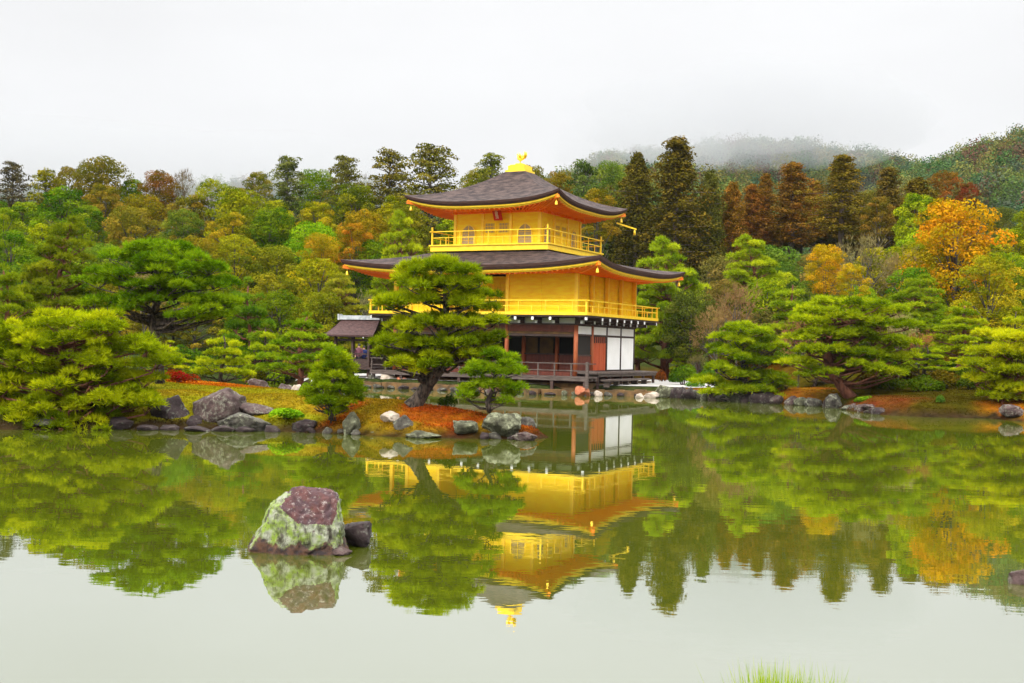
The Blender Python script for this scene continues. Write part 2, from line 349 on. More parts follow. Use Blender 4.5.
# --- first storey
b = ZB(); b.box(-LU, 0, .02, LV, .62, 1.2); b.build('floor_platform', M['redwood'], pav)
def pillar(x, y, z0, z1, mt, w=.24, name='pillar'):
    c = ZB(); c.tube([(x, y, z0), (x, y, z1)], [w / 2] * 2, 10); return c.build(name, mt, pav)
for x, y in [(0, 0), (-4.25, 0), (-8.5, 0), (-LU, 0)] + [(0, BAY)] + [(-BAY * k, BAY) for k in range(1, 6)] + [(-LU, BAY * k) for k in range(1, 5)]:
    pillar(x, y, 1.0, 3.85, M['pillar'])
for k in range(2, 5): pillar(0, BAY * k, 1.0, 3.85, M['darkwood'], .15)
# beams under the bracket course, south side
b = ZB(); b.beam((-LU, -.0, 3.6), (0, 0, 3.6), .17, .36); b.build('lintel_beam', M['redwood'], pav)
b = ZB(); b.beam((-LU, 0, 3.22), (0, 0, 3.22), .12, .12); b.beam((-LU, 0, 3.83), (0.1, 0, 3.83), .24, .09)
b.beam((0, -.1, 3.83), (0, LV + .1, 3.83), .24, .09); b.beam((-LU, -.1, 3.83), (-LU, LV, 3.83), .24, .09); b.beam((-LU, LV, 3.83), (0, LV, 3.83), .24, .09)
b.beam((0, .1, 3.265), (0, LV, 3.265), .14, .09); b.beam((0, .1, 1.22), (0, LV, 1.22), .2, .14); b.beam((-LU, 0, 3.3), (-LU, LV, 3.3), .14, .09)
b.build('dark_tie_beam', M['darkwood'], pav)
b = ZB(); b.box(-LU + .1, -.1, -.03, .03, 3.29, 3.42); b.build('transom_board', M['curtain'], pav)
# plaster between the bracket course
b = ZB(); b.box(-LU, 0, -.05, .05, 3.875, 4.18); b.box(-.05, .05, .051, LV, 3.875, 4.18); b.box(-LU - .05, -LU + .05, .051, LV, 3.875, 4.18)
b.build('plaster_frieze', M['plaster'], pav)
for k in range(12):
    b = ZB(); b.box(-.05 - k * 1.0625, .05 - k * 1.0625, -.08, .02, 3.875, 4.2); b.build('frieze_stud', M['darkwood'], pav)
for k in range(1, 9):
    b = ZB(); b.box(-.02, .08, k * 1.0625 - .05, k * 1.0625 + .05, 3.875, 4.2); b.build('frieze_stud', M['darkwood'], pav)
# inner wall, one bay back
b = ZB()
b.box(-LU, -.1, BAY + .05, BAY + .12, 1.2, 2.14); 
b.build('wainscot', M['redwood'], pav)
b = ZB(); b.box(-.05, .03, .14, BAY - .13, 1.25, 2.1); b.build('wainscot', M['redwood'], pav)
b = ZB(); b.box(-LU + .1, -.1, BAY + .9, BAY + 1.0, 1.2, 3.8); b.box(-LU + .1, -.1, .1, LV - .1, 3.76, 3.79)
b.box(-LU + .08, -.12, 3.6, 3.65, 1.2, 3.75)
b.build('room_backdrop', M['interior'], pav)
for x in (-2.45, -3.45):
    b = ZB(); b.box(x - .42 - .45, x + .42 - .45, BAY + .2, BAY + .26, 2.15, 3.4); b.build('hanging_screen', M['curtain'], pav)
b = ZB(); b.beam((-LU, BAY, 3.35), (0, BAY, 3.35), .14, .5); b.beam((-LU, BAY, 2.17), (0, BAY, 2.17), .16, .08); b.beam((0, .1, 2.14), (0, BAY, 2.14), .1, .08)
b.build('inner_beam', M['darkwood'], pav)
# east face: white panels, plank door
for k in range(4):
    b = ZB(); b.box(-.03, .03, BAY * k + (.12 if k == 0 else .1), BAY * (k + 1) - .1, 3.315, 3.75); b.build('white_panel', M['plaster'], pav)
for k in (2, 3):
    b = ZB(); b.box(-.03, .03, BAY * k + .1, BAY * (k + 1) - .1, 1.33, 3.2); b.build('white_panel', M['plaster'], pav)
b = ZB()
for j in range(6): b.box(-.03, .03 + .012 * (j % 2), BAY + .16 + j * .3, BAY + .16 + j * .3 + .29, 1.3, 3.2)
door = b.build('plank_door', M['door'], pav)
b = ZB()
for j in range(6): b.box(.045, .07, BAY + .25 + j * .3, BAY + .37 + j * .3, 2.85, 3.2)
b.build('door_hinges', M['darkwood'], door)
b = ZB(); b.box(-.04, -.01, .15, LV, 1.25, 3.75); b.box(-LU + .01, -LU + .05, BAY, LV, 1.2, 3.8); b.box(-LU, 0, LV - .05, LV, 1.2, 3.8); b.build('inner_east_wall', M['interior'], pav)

# --- bracket arms under the balcony with white painted tips
O2 = 1.143
def bracket(x, y, dx, dy):
    c = ZB(); p = Vector((x, y, 0)); d = Vector((dx, dy, 0))
    ln = O2 - .12
    if dx and dy: d = d / math.sqrt(2) ; ln *= math.sqrt(2)
    c.beam(p + Vector((0, 0, 4.1)) , p + d * ln + Vector((0, 0, 4.12)), .13, .16)
    c.beam(p + Vector((0, 0, 3.93)), p + d * ln * .55 + Vector((0, 0, 3.95)), .13, .15)
    c.beam(p + d * ln + Vector((0, 0, 4.12)), p + d * (ln + .04) + Vector((0, 0, 4.12)), .135, .165, 1)
    c.beam(p + d * ln * .55 + Vector((0, 0, 3.95)), p + d * (ln * .55 + .04) + Vector((0, 0, 3.95)), .135, .155, 1)
    return c.build('bracket', [M['darkwood'], M['whitepaint']], pav)
for k in range(1, 11): bracket(-k * 1.0625, -.05, 0, -1)
for k in range(1, 8): bracket(.05, k * 1.0625, 1, 0)
for k in range(1, 4): bracket(-LU - .05, k * 2.125, -1, 0)
for a in ((0, 0, 1, -1), (-LU, 0, -1, -1), (0, LV, 1, 1)): bracket(*a)

# --- second storey: balcony, railing, walls
def ring(mb, x0, x1, y0, y1, w, z0, z1, m=0):
    mb.box(x0, x1, y0, y0 + w, z0, z1, m); mb.box(x0, x1, y1 - w, y1, z0, z1, m)
    mb.box(x0, x0 + w, y0 + w, y1 - w, z0, z1, m); mb.box(x1 - w, x1, y0 + w, y1 - w, z0, z1, m)
b = ZB(); b.box(-LU - O2 + .05, O2 - .05, -O2 + .05, LV + O2 - .05, 4.215, 4.3)
b.build('balcony_soffit', M['darkwood'], pav)
b = ZB(); b.box(-LU - O2, O2, -O2, LV + O2, 4.303, 4.47); bal = b.build('lower_balcony', G, pav)
def rail(mb, x0, x1, y0, y1, zf, hs, posts, step, t=.05, skip=()):
    for z in hs:
        w = t * (1.2 if z == max(hs) else .9)
        e = .18 if z == max(hs) else 0
        mb.beam((x0 - e, y0, z), (x1 + e, y0, z), w, w); mb.beam((x0 - e, y1, z), (x1 + e, y1, z), w, w)
        mb.beam((x0, y0 - e, z + .004), (x0, y1 + e, z + .004), w, w); mb.beam((x1, y0 - e, z + .004), (x1, y1 + e, z + .004), w, w)
    for x, y in ((x0, y0), (x1, y0), (x0, y1), (x1, y1)): mb.beam((x, y, zf), (x, y, posts), t * 1.9, t * 1.9)
    nx = max(1, round((x1 - x0) / step)); ny = max(1, round((y1 - y0) / step))
    top = max(hs)
    for k in range(1, nx):
        for y in (y0, y1): mb.beam((x0 + (x1 - x0) * k / nx, y, zf), (x0 + (x1 - x0) * k / nx, y, top if k % 2 == 0 else hs[0]), t, t)
    for k in range(1, ny):
        for x in (x0, x1): mb.beam((x, y0 + (y1 - y0) * k / ny, zf), (x, y0 + (y1 - y0) * k / ny, top if k % 2 == 0 else hs[0]), t, t)
b = ZB(); rail(b, -LU - O2 + .08, O2 - .08, -O2 + .08, LV + O2 - .08, 4.47, (4.80, 5.10), 5.10, .8, .05)
b.build('balcony_railing', G, bal)
ZW = 6.62
def gold_pillar(x, y, z0, z1, w=.2): 
    c = ZB(); c.beam((x, y, z0), (x, y, z1), w, w); return c.build('gold_pillar', G, pav)
def board_wall(mb, x0, x1, y, z0, z1, m=0):
    nb = 11; hgt = (z1 - z0) / nb
    mb.box(x0, x1, y, y + .06, z0, z1, m)
    for k in range(nb): mb.box(x0, x1, y - .015 * (1 + k % 2), y, z0 + k * hgt + .018, z0 + (k + 1) * hgt, m)
    nv = max(1, round((x1 - x0) / 2.1))
    for k in range(1, nv): mb.box(x0 + (x1 - x0) * k / nv - .035, x0 + (x1 - x0) * k / nv + .035, y - .05, y, z0, z1, m)
b = ZB(); board_wall(b, -4.25, -.1, 0, 4.47, ZW); b.build('board_wall', GW, pav)
b = ZB(); board_wall(b, -8.5, -4.35, BAY, 4.47, ZW)
for k in range(10): b.box(-8.3 + k * .4, -8.24 + k * .4, BAY - .06, BAY - .02, 5.0, 6.3)
for k in range(5): b.box(-8.4, -4.5, BAY - .05, BAY - .03, 5.0 + k * .3, 5.04 + k * .3)
b.build('lattice_wall', GW, pav)
b = ZB(); board_wall(b, -10.6, -8.6, 0, 4.47, ZW); b.build('board_wall', GW, pav)
for xw in (-4.31, -8.6):
    b = ZB(); b.box(xw, xw + .06, .06, BAY, 4.47, ZW); b.build('side_wall', GW, pav)
for k in range(4):
    b = ZB(); b.box(-.22, -.16, BAY * k + .05, BAY * (k + 1) - .05, 4.47, ZW)
    for j in range(9): b.box(-.16, -.135, BAY * k + .14 + j * .208, BAY * k + .16 + j * .208, 4.5, ZW)
    b.box(-.16, -.12, BAY * k + .1, BAY * (k + 1) - .1, 5.3, 5.36)
    b.build('wall_panel', GW, pav)
for k in range(5): gold_pillar(0.0, BAY * k, 4.47, ZW)
for x in (-4.25, -8.5, -10.63, -LU): gold_pillar(x, 0, 4.47, ZW)
for k in (2, 4): gold_pillar(-LU, BAY * k, 4.47, ZW)
b = ZB(); b.box(-10.6, -.1, LV - .06, LV, 4.47, ZW); b.box(-10.6, -10.54, .1, LV, 4.47, ZW); b.build('rear_wall', GW, pav)
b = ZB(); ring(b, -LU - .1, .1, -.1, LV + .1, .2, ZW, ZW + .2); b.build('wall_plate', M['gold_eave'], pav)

# --- curved roofs
def roof(name, ox0, ox1, oy0, oy1, ix0, ix1, iy0, iy1, z0, z1, lift, power, thick, wx0, wx1, wy0, wy1, zw, ns=14, ntt=36):
    """hipped skirt from the outer rectangle (eave) up to the inner one; corners sweep up"""
    def pt(side, t, s, dz=0., inset=0.):
        oc = [(ox0 + inset, oy0 + inset), (ox1 - inset, oy0 + inset), (ox1 - inset, oy1 - inset), (ox0 + inset, oy1 - inset)]
        ic = [(ix0, iy0), (ix1, iy0), (ix1, iy1), (ix0, iy1)]
        a, b_ = oc[side], oc[(side + 1) % 4]; c, d = ic[side], ic[(side + 1) % 4]
        u = (t + 1) / 2
        x = (a[0] * (1 - u) + b_[0] * u) * (1 - s) + (c[0] * (1 - u) + d[0] * u) * s
        y = (a[1] * (1 - u) + b_[1] * u) * (1 - s) + (c[1] * (1 - u) + d[1] * u) * s
        z = z0 + (z1 - z0) * (s * .6 + .4 * s ** power) + lift * abs(t) ** 3.2 * (1 - s) ** 2.2
        out = .10 * abs(t) ** 4 * (1 - s)
        cx, cy = (ox0 + ox1) / 2, (oy0 + oy1) / 2
        x += out * (1 if x > cx else -1) * (abs(t) > .0); y += out * (1 if y > cy else -1)
        return (x, y, z + dz)
    top = ZB(); edge = ZB(); fas = ZB(); sof = ZB(); raf = ZB()
    ts = [-1 + 2 * k / ntt for k in range(ntt + 1)]
    for sd in range(4):
        vs = [pt(sd, t, s / ns) for s in range(ns + 1) for t in ts]; w = ntt + 1
        top.add(vs, [(j * w + i, j * w + i + 1, (j + 1) * w + i + 1, (j + 1) * w + i) for j in range(ns) for i in range(ntt)], 0, True)
        # cut edge of the shingles: slopes inward below
        vs = [pt(sd, t, 0) for t in ts] + [pt(sd, t, 0, -thick * .5, .03) for t in ts] + [pt(sd, t, 0, -thick, .12) for t in ts] + [pt(sd, t, 0, -thick, .5) for t in ts]
        edge.add(vs, [(j * w + i + 1, j * w + i, (j + 1) * w + i, (j + 1) * w + i + 1) for j in range(3) for i in range(ntt)], 0)
        vs = [pt(sd, t, 0, -thick - .003, .16) for t in ts] + [pt(sd, t, 0, -thick - .09, .17) for t in ts] + [pt(sd, t, 0, -thick - .10, .26) for t in ts] + [pt(sd, t, 0, -thick - .17, .27) for t in ts] + [pt(sd, t, 0, -thick - .17, .42) for t in ts]
        fas.add(vs, [(j * w + i + 1, j * w + i, (j + 1) * w + i, (j + 1) * w + i + 1) for j in range(4) for i in range(ntt)], 0)
        wc = [(wx0, wy0), (wx1, wy0), (wx1, wy1), (wx0, wy1)]
        a, b_ = wc[sd], wc[(sd + 1) % 4]
        def wpnt(t, dz=0):
            u = (t + 1) / 2; return (a[0] * (1 - u) + b_[0] * u, a[1] * (1 - u) + b_[1] * u, zw + dz)
        vs = [pt(sd, t, 0, -thick - .1, .36) for t in ts] + [wpnt(t) for t in ts]
        sof.add(vs, [(i + 1, i, w + i, w + i + 1) for i in range(ntt)], 0)
        ln = math.dist(a, b_) + 3
        nrf = int(ln / .3)
        for k in range(nrf + 1):
            t = -1 + 2 * k / nrf
            raf.beam(pt(sd, t, 0, -thick - .19, .3), wpnt(t, -.07), .075, .1)
    rt = top.build(name, M['thatch'], pav)
    edge.build('shingle_edge', M['thatch_edge'], rt); fas.build('eave_board', G, rt)
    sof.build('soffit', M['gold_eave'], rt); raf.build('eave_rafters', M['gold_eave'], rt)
    c = [pt(sd, -1, 0, -thick - .22, .3) for sd in range(4)]
    for sd in range(4):
        h_ = ZB(); wcn = [(wx0, wy0), (wx1, wy0), (wx1, wy1), (wx0, wy1)][sd]
        tip = pt(sd, -1, 0, -thick - .16, .12)
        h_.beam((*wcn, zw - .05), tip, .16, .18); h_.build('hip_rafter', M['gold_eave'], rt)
        be = ZB(); q = pt(sd, -1, 0, -thick - .3, .3); be.tube([(q[0], q[1], q[2]), (q[0], q[1], q[2] - .1), (q[0], q[1], q[2] - .12), (q[0], q[1], q[2] - .3), (q[0], q[1], q[2] - .34)], [.012, .012, .05, .085, .09], 8)
        be.build('wind_bell', G, rt)
    return rt
r1 = 2.28
CU, CV, HS = -5.85, 4.25, 2.763
O3 = 1.07
roof('lower_roof', -LU - r1, r1, -r1, LV + r1, CU - HS - .75, CU + HS + .75, CV - HS - .75, CV + HS + .75, 6.98, 8.0, .42, 1.3, .27, -LU - .12, .12, -.12, LV + .12, ZW + .12)
# --- third storey
a3 = HS + O3
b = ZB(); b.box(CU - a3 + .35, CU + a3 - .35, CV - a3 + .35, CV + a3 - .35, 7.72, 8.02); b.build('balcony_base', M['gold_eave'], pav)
b = ZB(); b.box(CU - a3, CU + a3, CV - a3, CV + a3, 8.003, 8.3); b.box(CU - a3 - .07, CU + a3 + .07, CV - a3 - .07, CV + a3 + .07, 8.303, 8.38)
b3 = b.build('upper_balcony', G, pav)
b = ZB(); rail(b, CU - a3 + .08, CU + a3 - .08, CV - a3 + .08, CV + a3 - .08, 8.38, (8.80, 9.16), 9.42, .95, .042); b.build('balcony_railing', G, b3)
ZT = 10.25
def kato(mb, fr, ax, c, z0, z1, hw, wallp, m0=0, m1=1):
    """bell-shaped arched window: pale screen inside a moulded gold frame; ax 0 = south face, 1 = east face"""
    def P(u, z, o): return (c + u, wallp - o, z) if ax == 0 else (wallp + o, c + u, z)
    prof = [(-hw * 1.08, z0), (-hw, z0 + (z1 - z0) * .55)]
    for k in range(9):
        t = math.pi * (1 - k / 8); prof.append((math.cos(t) * hw, z0 + (z1 - z0) * (.6 + .36 * math.sin(t)) + (.05 if k == 4 else 0)))
    prof += [(hw, z0 + (z1 - z0) * .55), (hw * 1.08, z0)]
    mb.add([P(u, z, .03) for u, z in prof], [tuple(range(len(prof)))] if ax == 0 else [tuple(range(len(prof)))], 0)
    for (u0, za), (u1, zb) in zip(prof, prof[1:]): fr.beam(P(u0, za, .04), P(u1, zb, .04), .05, .05)
    fr.beam(P(0, z0, .045), P(0, z1, .045), .035, .03)
    for k in range(1, 4): fr.beam(P(-hw, z0 + (z1 - z0) * k * .19, .045), P(hw, z0 + (z1 - z0) * k * .19, .045), .018, .018)
x0, x1, y0, y1 = CU - HS, CU + HS, CV - HS, CV + HS
b = ZB(); b.box(x0, x1, y0, y0 + .06, 8.38, ZT); b.box(x0, x1, y1 - .06, y1, 8.38, ZT); b.box(x0, x0 + .06, y0 + .061, y1 - .061, 8.38, ZT); b.box(x1 - .06, x1, y0 + .061, y1 - .061, 8.38, ZT)
w3 = b.build('top_storey_wall', GW, pav)
for cx_ in (CU - HS * .67, CU + HS * .67):
    p_ = ZB(); f_ = ZB(); kato(p_, f_, 0, cx_, 8.5, 9.62, .43, y0); o = p_.build('arched_window', M['gold_pale'], pav); f_.build('window_frame', G, o)
for cy_ in (CV - HS * .67, CV + HS * .67):
    p_ = ZB(); f_ = ZB(); kato(p_, f_, 1, cy_, 8.5, 9.62, .43, x1); o = p_.build('arched_window', M['gold_pale'], pav); f_.build('window_frame', G, o)
for ax in (0, 1):
    for sgn in (-1, 1):
        d_ = ZB()
        def bx3(u0, u1, z0, z1, o0, o1, mm):
            if ax == 0: d_.box(CU + u0, CU + u1, y0 - o1, y0 - o0, z0, z1, mm)
            else: d_.box(x1 + o0, x1 + o1, CV + u0, CV + u1, z0, z1, mm)
        lo, hi = sorted((sgn * .03, sgn * .88))
        bx3(lo, hi, 8.45, 9.82, .0, .03, 0)
        bx3(lo + .12, hi - .12, 9.1, 9.68, .03, .036, 1)
        for k in range(6): bx3(lo + .15 + k * .105, lo + .175 + k * .105, 9.1, 9.68, .038, .05, 0)
        for zz in (9.1, 9.29, 9.48, 9.66): bx3(lo + .1, hi - .1, zz, zz + .025, .038, .055, 0)
        bx3(lo, hi, 9.82, 9.9, 0, .07, 0); bx3(lo, hi, 8.98, 9.02, .03, .05, 0)
        d_.build('panelled_door', [GW, M['gold_pale']], pav)
for k in range(4):
    u = -HS + k * HS * 2 / 3
    for (x, y) in ((CU + u, y0), (CU + u, y1)): gold_pillar(x, y, 8.38, ZT, .17)
    if 0 < k < 3:
        for (x, y) in ((x0, CV + u), (x1, CV + u)): gold_pillar(x, y, 8.38, ZT, .17)
b = ZB(); ring(b, x0 - .1, x1 + .1, y0 - .1, y1 + .1, .2, ZT, ZT + .16)
for k in range(7):
    u = -HS + k * HS / 3
    b.box(CU + u - .1, CU + u + .1, y0 - .3, y0 - .1, ZT - .02, ZT + .2); b.box(x1 + .1, x1 + .3, CV + u - .1, CV + u + .1, ZT - .02, ZT + .2)
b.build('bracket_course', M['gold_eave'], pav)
r2 = 2.12; E2 = HS + r2
roof('upper_roof', CU - E2, CU + E2, CV - E2, CV + E2, CU - .62, CU + .62, CV - .62, CV + .62, 10.72, 13.0, .5, 2.2, .24, x0 - .12, x1 + .12, y0 - .12, y1 + .12, ZT + .22)
# hanging plaque over the south doors
b = ZB(); b.add([(CU - .02, y0 - .34, 9.78), (CU + .52, y0 - .34, 9.78), (CU + .52, y0 - .62, 10.42), (CU - .02, y0 - .62, 10.42), (CU - .02, y0 - .28, 9.80), (CU + .52, y0 - .28, 9.80), (CU + .52, y0 - .56, 10.44), (CU - .02, y0 - .56, 10.44)],
                  [(0, 1, 2, 3), (7, 6, 5, 4), (0, 4, 5, 1), (2, 6, 7, 3), (1, 5, 6, 2), (0, 3, 7, 4)])
M['plaque'] = mat('red_lacquer_plaque', (.5, .02, .012), .4); pl = b.build('name_plaque', M['plaque'], pav)
try:
    tx = bpy.data.curves.new('plaque_writing', 'FONT'); tx.body = '究\n竟\n頂'; tx.size = .22; tx.align_x = 'CENTER'; tx.space_line = .82; tx.extrude = .006
    to = bpy.data.objects.new('plaque_writing_source', tx); COL.objects.link(to)
    bpy.context.view_layer.update(); me_t = bpy.data.meshes.new_from_object(to); bpy.data.objects.remove(to)
    me_t.materials.clear(); me_t.materials.append(M['whitepaint'])
    to = link('plaque_writing', me_t, pl)
    to.location = (CU + .25, y0 - .605, 10.22 - Z0); to.rotation_euler = (R(90 + 23.6), 0, 0)
except Exception as ex: print('plaque text', ex)
# finial base and phoenix
b = ZB(); b.box(CU - .66, CU + .66, CV - .66, CV + .66, 12.96, 13.08); b.box(CU - .54, CU + .54, CV - .54, CV + .54, 13.08, 13.36)
b.box(CU - .45, CU + .45, CV - .45, CV + .45, 13.36, 13.42); b.box(CU - .22, CU + .22, CV - .22, CV + .22, 13.42, 13.52); b.build('roof_finial_base', G, pav)
b = ZB()
c0 = Vector((CU, CV, 13.52))
def q_(x, y, z): return c0 + Vector((x, y, z)) * .85
b.tube([q_(0, -.06, 0), q_(0, -.05, .18), q_(.0, -.05, .3)], [.02, .018, .03], 6); b.tube([q_(0, .06, 0), q_(0, .05, .18), q_(0, .05, .3)], [.02, .018, .03], 6)
b.tube([q_(.22, 0, .3), q_(.12, 0, .3), q_(-.02, 0, .33), q_(-.14, 0, .4), q_(-.2, 0, .52), q_(-.19, 0, .62), q_(-.22, 0, .68), q_(-.3, 0, .66)], [.03, .09, .12, .1, .055, .04, .05, .01], 8)
for s_ in (-1, 1):
    for k in range(5):
        t = k / 4; b.tube([q_(-.02 + .03 * k, .07 * s_, .38), q_(.0 + .05 * k, (.2 + .05 * k) * s_, .55), q_(.08 + .06 * k, (.24 + .04 * k) * s_, .74 - .07 * k)], [.04, .035, .008], 5)
for k in range(5):
    s_ = (k - 2) * .05; b.tube([q_(.18, s_ * .5, .31), q_(.34, s_, .42), q_(.42, s_ * 1.6, .62), q_(.40, s_ * 2, .84)], [.03, .04, .035, .008], 5)
b.tube([q_(-.22, 0, .7), q_(-.17, 0, .78), q_(-.1, 0, .78)], [.02, .015, .004], 4)
b.build('phoenix_figure', G, pav)
# gutter pole hung beyond the upper eave
b = ZB(); b.beam((CU + E2 - .5, CV + E2 - .2, 10.32), (CU + E2 + .35, CV + E2 + .95, 10.02), .09, .09)
b.tube([(CU + E2 + .28, CV + E2 + .86, 10.0), (CU + E2 + .28, CV + E2 + .86, 9.9), (CU + E2 + .28, CV + E2 + .86, 9.66)], [.015, .06, .09], 8)
b.build('projecting_eave_pole', G, pav)

# ================================================================== FISHING PAVILION
fp = empty('fishing_pavilion', (3.48 - 12.9 * math.cos(YAW), 64.578 + 12.9 * math.sin(YAW), .0), -YAW,
           label='small open dark-posted pavilion with brown gabled roof, at the left end of the golden pavilion', cat='pavilion')
fw, fd0, fd1 = -2.5, -.8, 1.0; fr_z = 3.98
b = MB()
vs = []; n_ = 9
for k in range(n_ + 1):
    t = k / n_; zc = 3.02 + (fr_z - 3.02) * (t * .7 + .3 * t * t)
    ym = (fd0 + fd1) / 2; yy = (fd0 - .5) * (1 - t) + ym * t; ex = .55 * (1 - t) + .2 * t
    vs += [(fw - ex, yy, zc), (.5 * (1 - t) + .0, yy, zc)]
b.add(vs, [(2 * k, 2 * k + 1, 2 * k + 3, 2 * k + 2) for k in range(n_)], 0, True)
vs2 = [(x, (fd0 + fd1) - y, z) for x, y, z in vs]; b.add(vs2, [(2 * k + 1, 2 * k, 2 * k + 2, 2 * k + 3) for k in range(n_)], 0, True)
b.box(fw - .55, .5, fd0 - .5, fd0 - .45, 2.92, 3.02); b.box(fw - .55, .5, fd1 + .45, fd1 + .5, 2.92, 3.02); b.box(fw - .55, fw - .5, fd0 - .45, fd1 + .45, 2.92, 3.02)
b.box(fw - .5, .45, fd0 - .45, fd1 + .45, 2.9, 2.94)
b.add([(fw - .25, .07, 3.95), (fw - .5, fd0 - .45, 3.0), (fw - .5, fd1 + .45, 3.0)], [(0, 1, 2)])
rf = b.build('roof', M['shingle'], fp)
b = MB(); b.box(fw - .35, .1, -.06, .22, 3.95, 4.2); b.box(fw - .42, fw - .3, -.1, .26, 3.93, 4.28); b.build('ridge', M['ridge'], rf)
for k in range(6):
    b = MB(); b.box(fw - .5 + k * .55, fw - .42 + k * .55, fd0 - .458, fd0 - .454, 2.84, 2.95)
b.build('rafter_tips', M['whitepaint'], rf)
for x in (fw, fw / 2, -.1):
    for y in (fd0, fd1):
        c = MB(); c.beam((x, y, -.6), (x, y, 2.95), .15, .15); c.build('post', M['darkwood'], fp)
b = MB(); b.box(fw - .3, .3, fd0 - .3, fd1 + .3, 1.0, 1.12); b.build('floor', M['darkwood'], fp)
b = MB()
for y in (fd0, fd1): b.box(fw, -.1, y - .03, y + .03, 1.12, 1.6); b.beam((fw, y, 1.9), (-.1, y, 1.9), .06, .06); b.beam((fw, y, 2.72), (-.1, y, 2.72), .08, .12)
b.box(fw - .03, fw + .03, fd0, fd1, 1.12, 1.6); b.beam((fw, fd0, 1.9), (fw, fd1, 1.9), .06, .06)
for k in range(5): b.beam((fw + .25 + k * .36, fd0, 1.6), (fw + .25 + k * .36, fd0, 1.9), .04, .04); b.beam((fw + .25 + k * .36, fd1, 1.6), (fw + .25 + k * .36, fd1, 1.9), .04, .04)
b.build('railing', M['darkwood'], fp)
# ================================================================== STONES
def rock_mesh(name, seed, sx, sy, sz, mt, sub=4, rough=.3, cuts=14, fine=.085, box=1.):
    import bmesh
    rg = random.Random(seed); bm = bmesh.new(); bmesh.ops.create_icosphere(bm, subdivisions=sub, radius=1)
    pl = []
    for _ in range(cuts):
        a = Vector((rg.gauss(0, 1), rg.gauss(0, 1), rg.gauss(0, .8))).normalized(); pl.append((a, rg.uniform(.55, .9)))
    off = Vector((rg.uniform(0, 99), rg.uniform(0, 99), 0))
    for v in bm.verts:
        p = v.co.copy()
        if box != 1: p = Vector([math.copysign(abs(q) ** box, q) for q in p]) * .82
        p *= 1 + rough * noise.noise(p * 1.2 + off)
        for a, d in pl:
            k = p.dot(a)
            if k > d: p -= a * (k - d) * .9
        p *= 1 + fine * noise.fractal(p * 4 + off, .75, 2., 5) - .07 * max(0, .12 - abs(noise.noise(p * 2.6 + off))) / .12
        v.co = Vector((p.x * sx, p.y * sy, p.z * sz))
    me = bpy.data.meshes.new(name); bm.to_mesh(me); bm.free(); me.materials.append(mt)
    me.polygons.foreach_set('use_smooth', [True] * len(me.polygons)); return me
def rockmat(name, a, b_, lich, amt=.5):
    """stone of two tones with patches of lichen"""
    m, n, l = newmat(name); p = n['Principled BSDF']; p.inputs['Roughness'].default_value = .9; p.inputs['Specular IOR Level'].default_value = .2
    tc = n.new('ShaderNodeTexCoord')
    def nz(s, d=8, off=0):
        mp = n.new('ShaderNodeMapping'); mp.inputs['Location'].default_value = (off, off, off); l.new(tc.outputs['Object'], mp.inputs[0])
        z = n.new('ShaderNodeTexNoise'); z.inputs['Scale'].default_value = s; z.inputs['Detail'].default_value = d; z.inputs['Roughness'].default_value = .65; l.new(mp.outputs[0], z.inputs['Vector']); return z
    def rm(o, lo, hi):
        r = n.new('ShaderNodeMapRange'); r.inputs['From Min'].default_value = lo; r.inputs['From Max'].default_value = hi; l.new(o, r.inputs[0]); return r.outputs[0]
    x = n.new('ShaderNodeMix'); x.data_type = 'RGBA'; x.inputs[6].default_value = (*a, 1); x.inputs[7].default_value = (*b_, 1); l.new(rm(nz(4).outputs['Fac'], .35, .65), x.inputs[0])
    y = n.new('ShaderNodeMix'); y.data_type = 'RGBA'; y.inputs[7].default_value = (*lich, 1); l.new(x.outputs[2], y.inputs[6])
    pr = n.new('ShaderNodeMath'); pr.operation = 'MULTIPLY'; l.new(rm(nz(11, 12, 7).outputs['Fac'], .58 - amt * .2, .76 - amt * .2), pr.inputs[0]); l.new(rm(nz(2.2, 5, 11).outputs['Fac'], .42, .56), pr.inputs[1]); l.new(pr.outputs[0], y.inputs[0])
    l.new(y.outputs[2], p.inputs['Base Color'])
    bp = n.new('ShaderNodeBump'); bp.inputs['Strength'].default_value = .9; bp.inputs['Distance'].default_value = .04; l.new(nz(10, 10, 3).outputs['Fac'], bp.inputs['Height']); l.new(bp.outputs[0], p.inputs['Normal'])
    return m
RM = {'grey': rockmat('lichened_grey_stone', (.025, .022, .018), (.085, .075, .06), (.25, .26, .18), .6),
      'purple': rockmat('purple_brown_stone', (.03, .018, .017), (.095, .062, .056), (.22, .21, .16), .6),
      'dark': rockmat('dark_wet_stone', (.018, .012, .012), (.05, .034, .033), (.2, .21, .16), .3),
      'mossy': rockmat('pale_lichen_stone', (.03, .028, .017), (.10, .10, .06), (.26, .27, .17), .8),
      'orange': rockmat('orange_brown_stone', (.34, .10, .045), (.45, .17, .09), (.5, .35, .2), .2),
      'pale': rockmat('pale_beige_stone', (.3, .24, .18), (.45, .38, .3), (.5, .48, .42), .4)}
_rk = [0]
def rock(px, py, Y, wpx, hpx, mt, label, group=None, depth=None, name='shore_rock', sub=4, cuts=14, rz=None, yoff=0, box=1.):
    """px,py = middle of the stone in the picture at distance Y; sizes in picture units there"""
    _rk[0] += 1; s = Y / 1184.6; x, y, z = wp(px, py, Y)
    w = wpx * s / 2; h = hpx * s / 2; dp = (depth or wpx * s) / 2
    me = rock_mesh(name, 100 + _rk[0], w * 1.08, dp, h * 1.25, RM[mt], sub, cuts=cuts, box=box)
    o = link(name, me, label=label, cat='rock', group=group); o.location = (x, y + yoff, z - h * .22)
    if 40 < Y < 49: o.location.z = gz(x, y) + h * .3
    return o
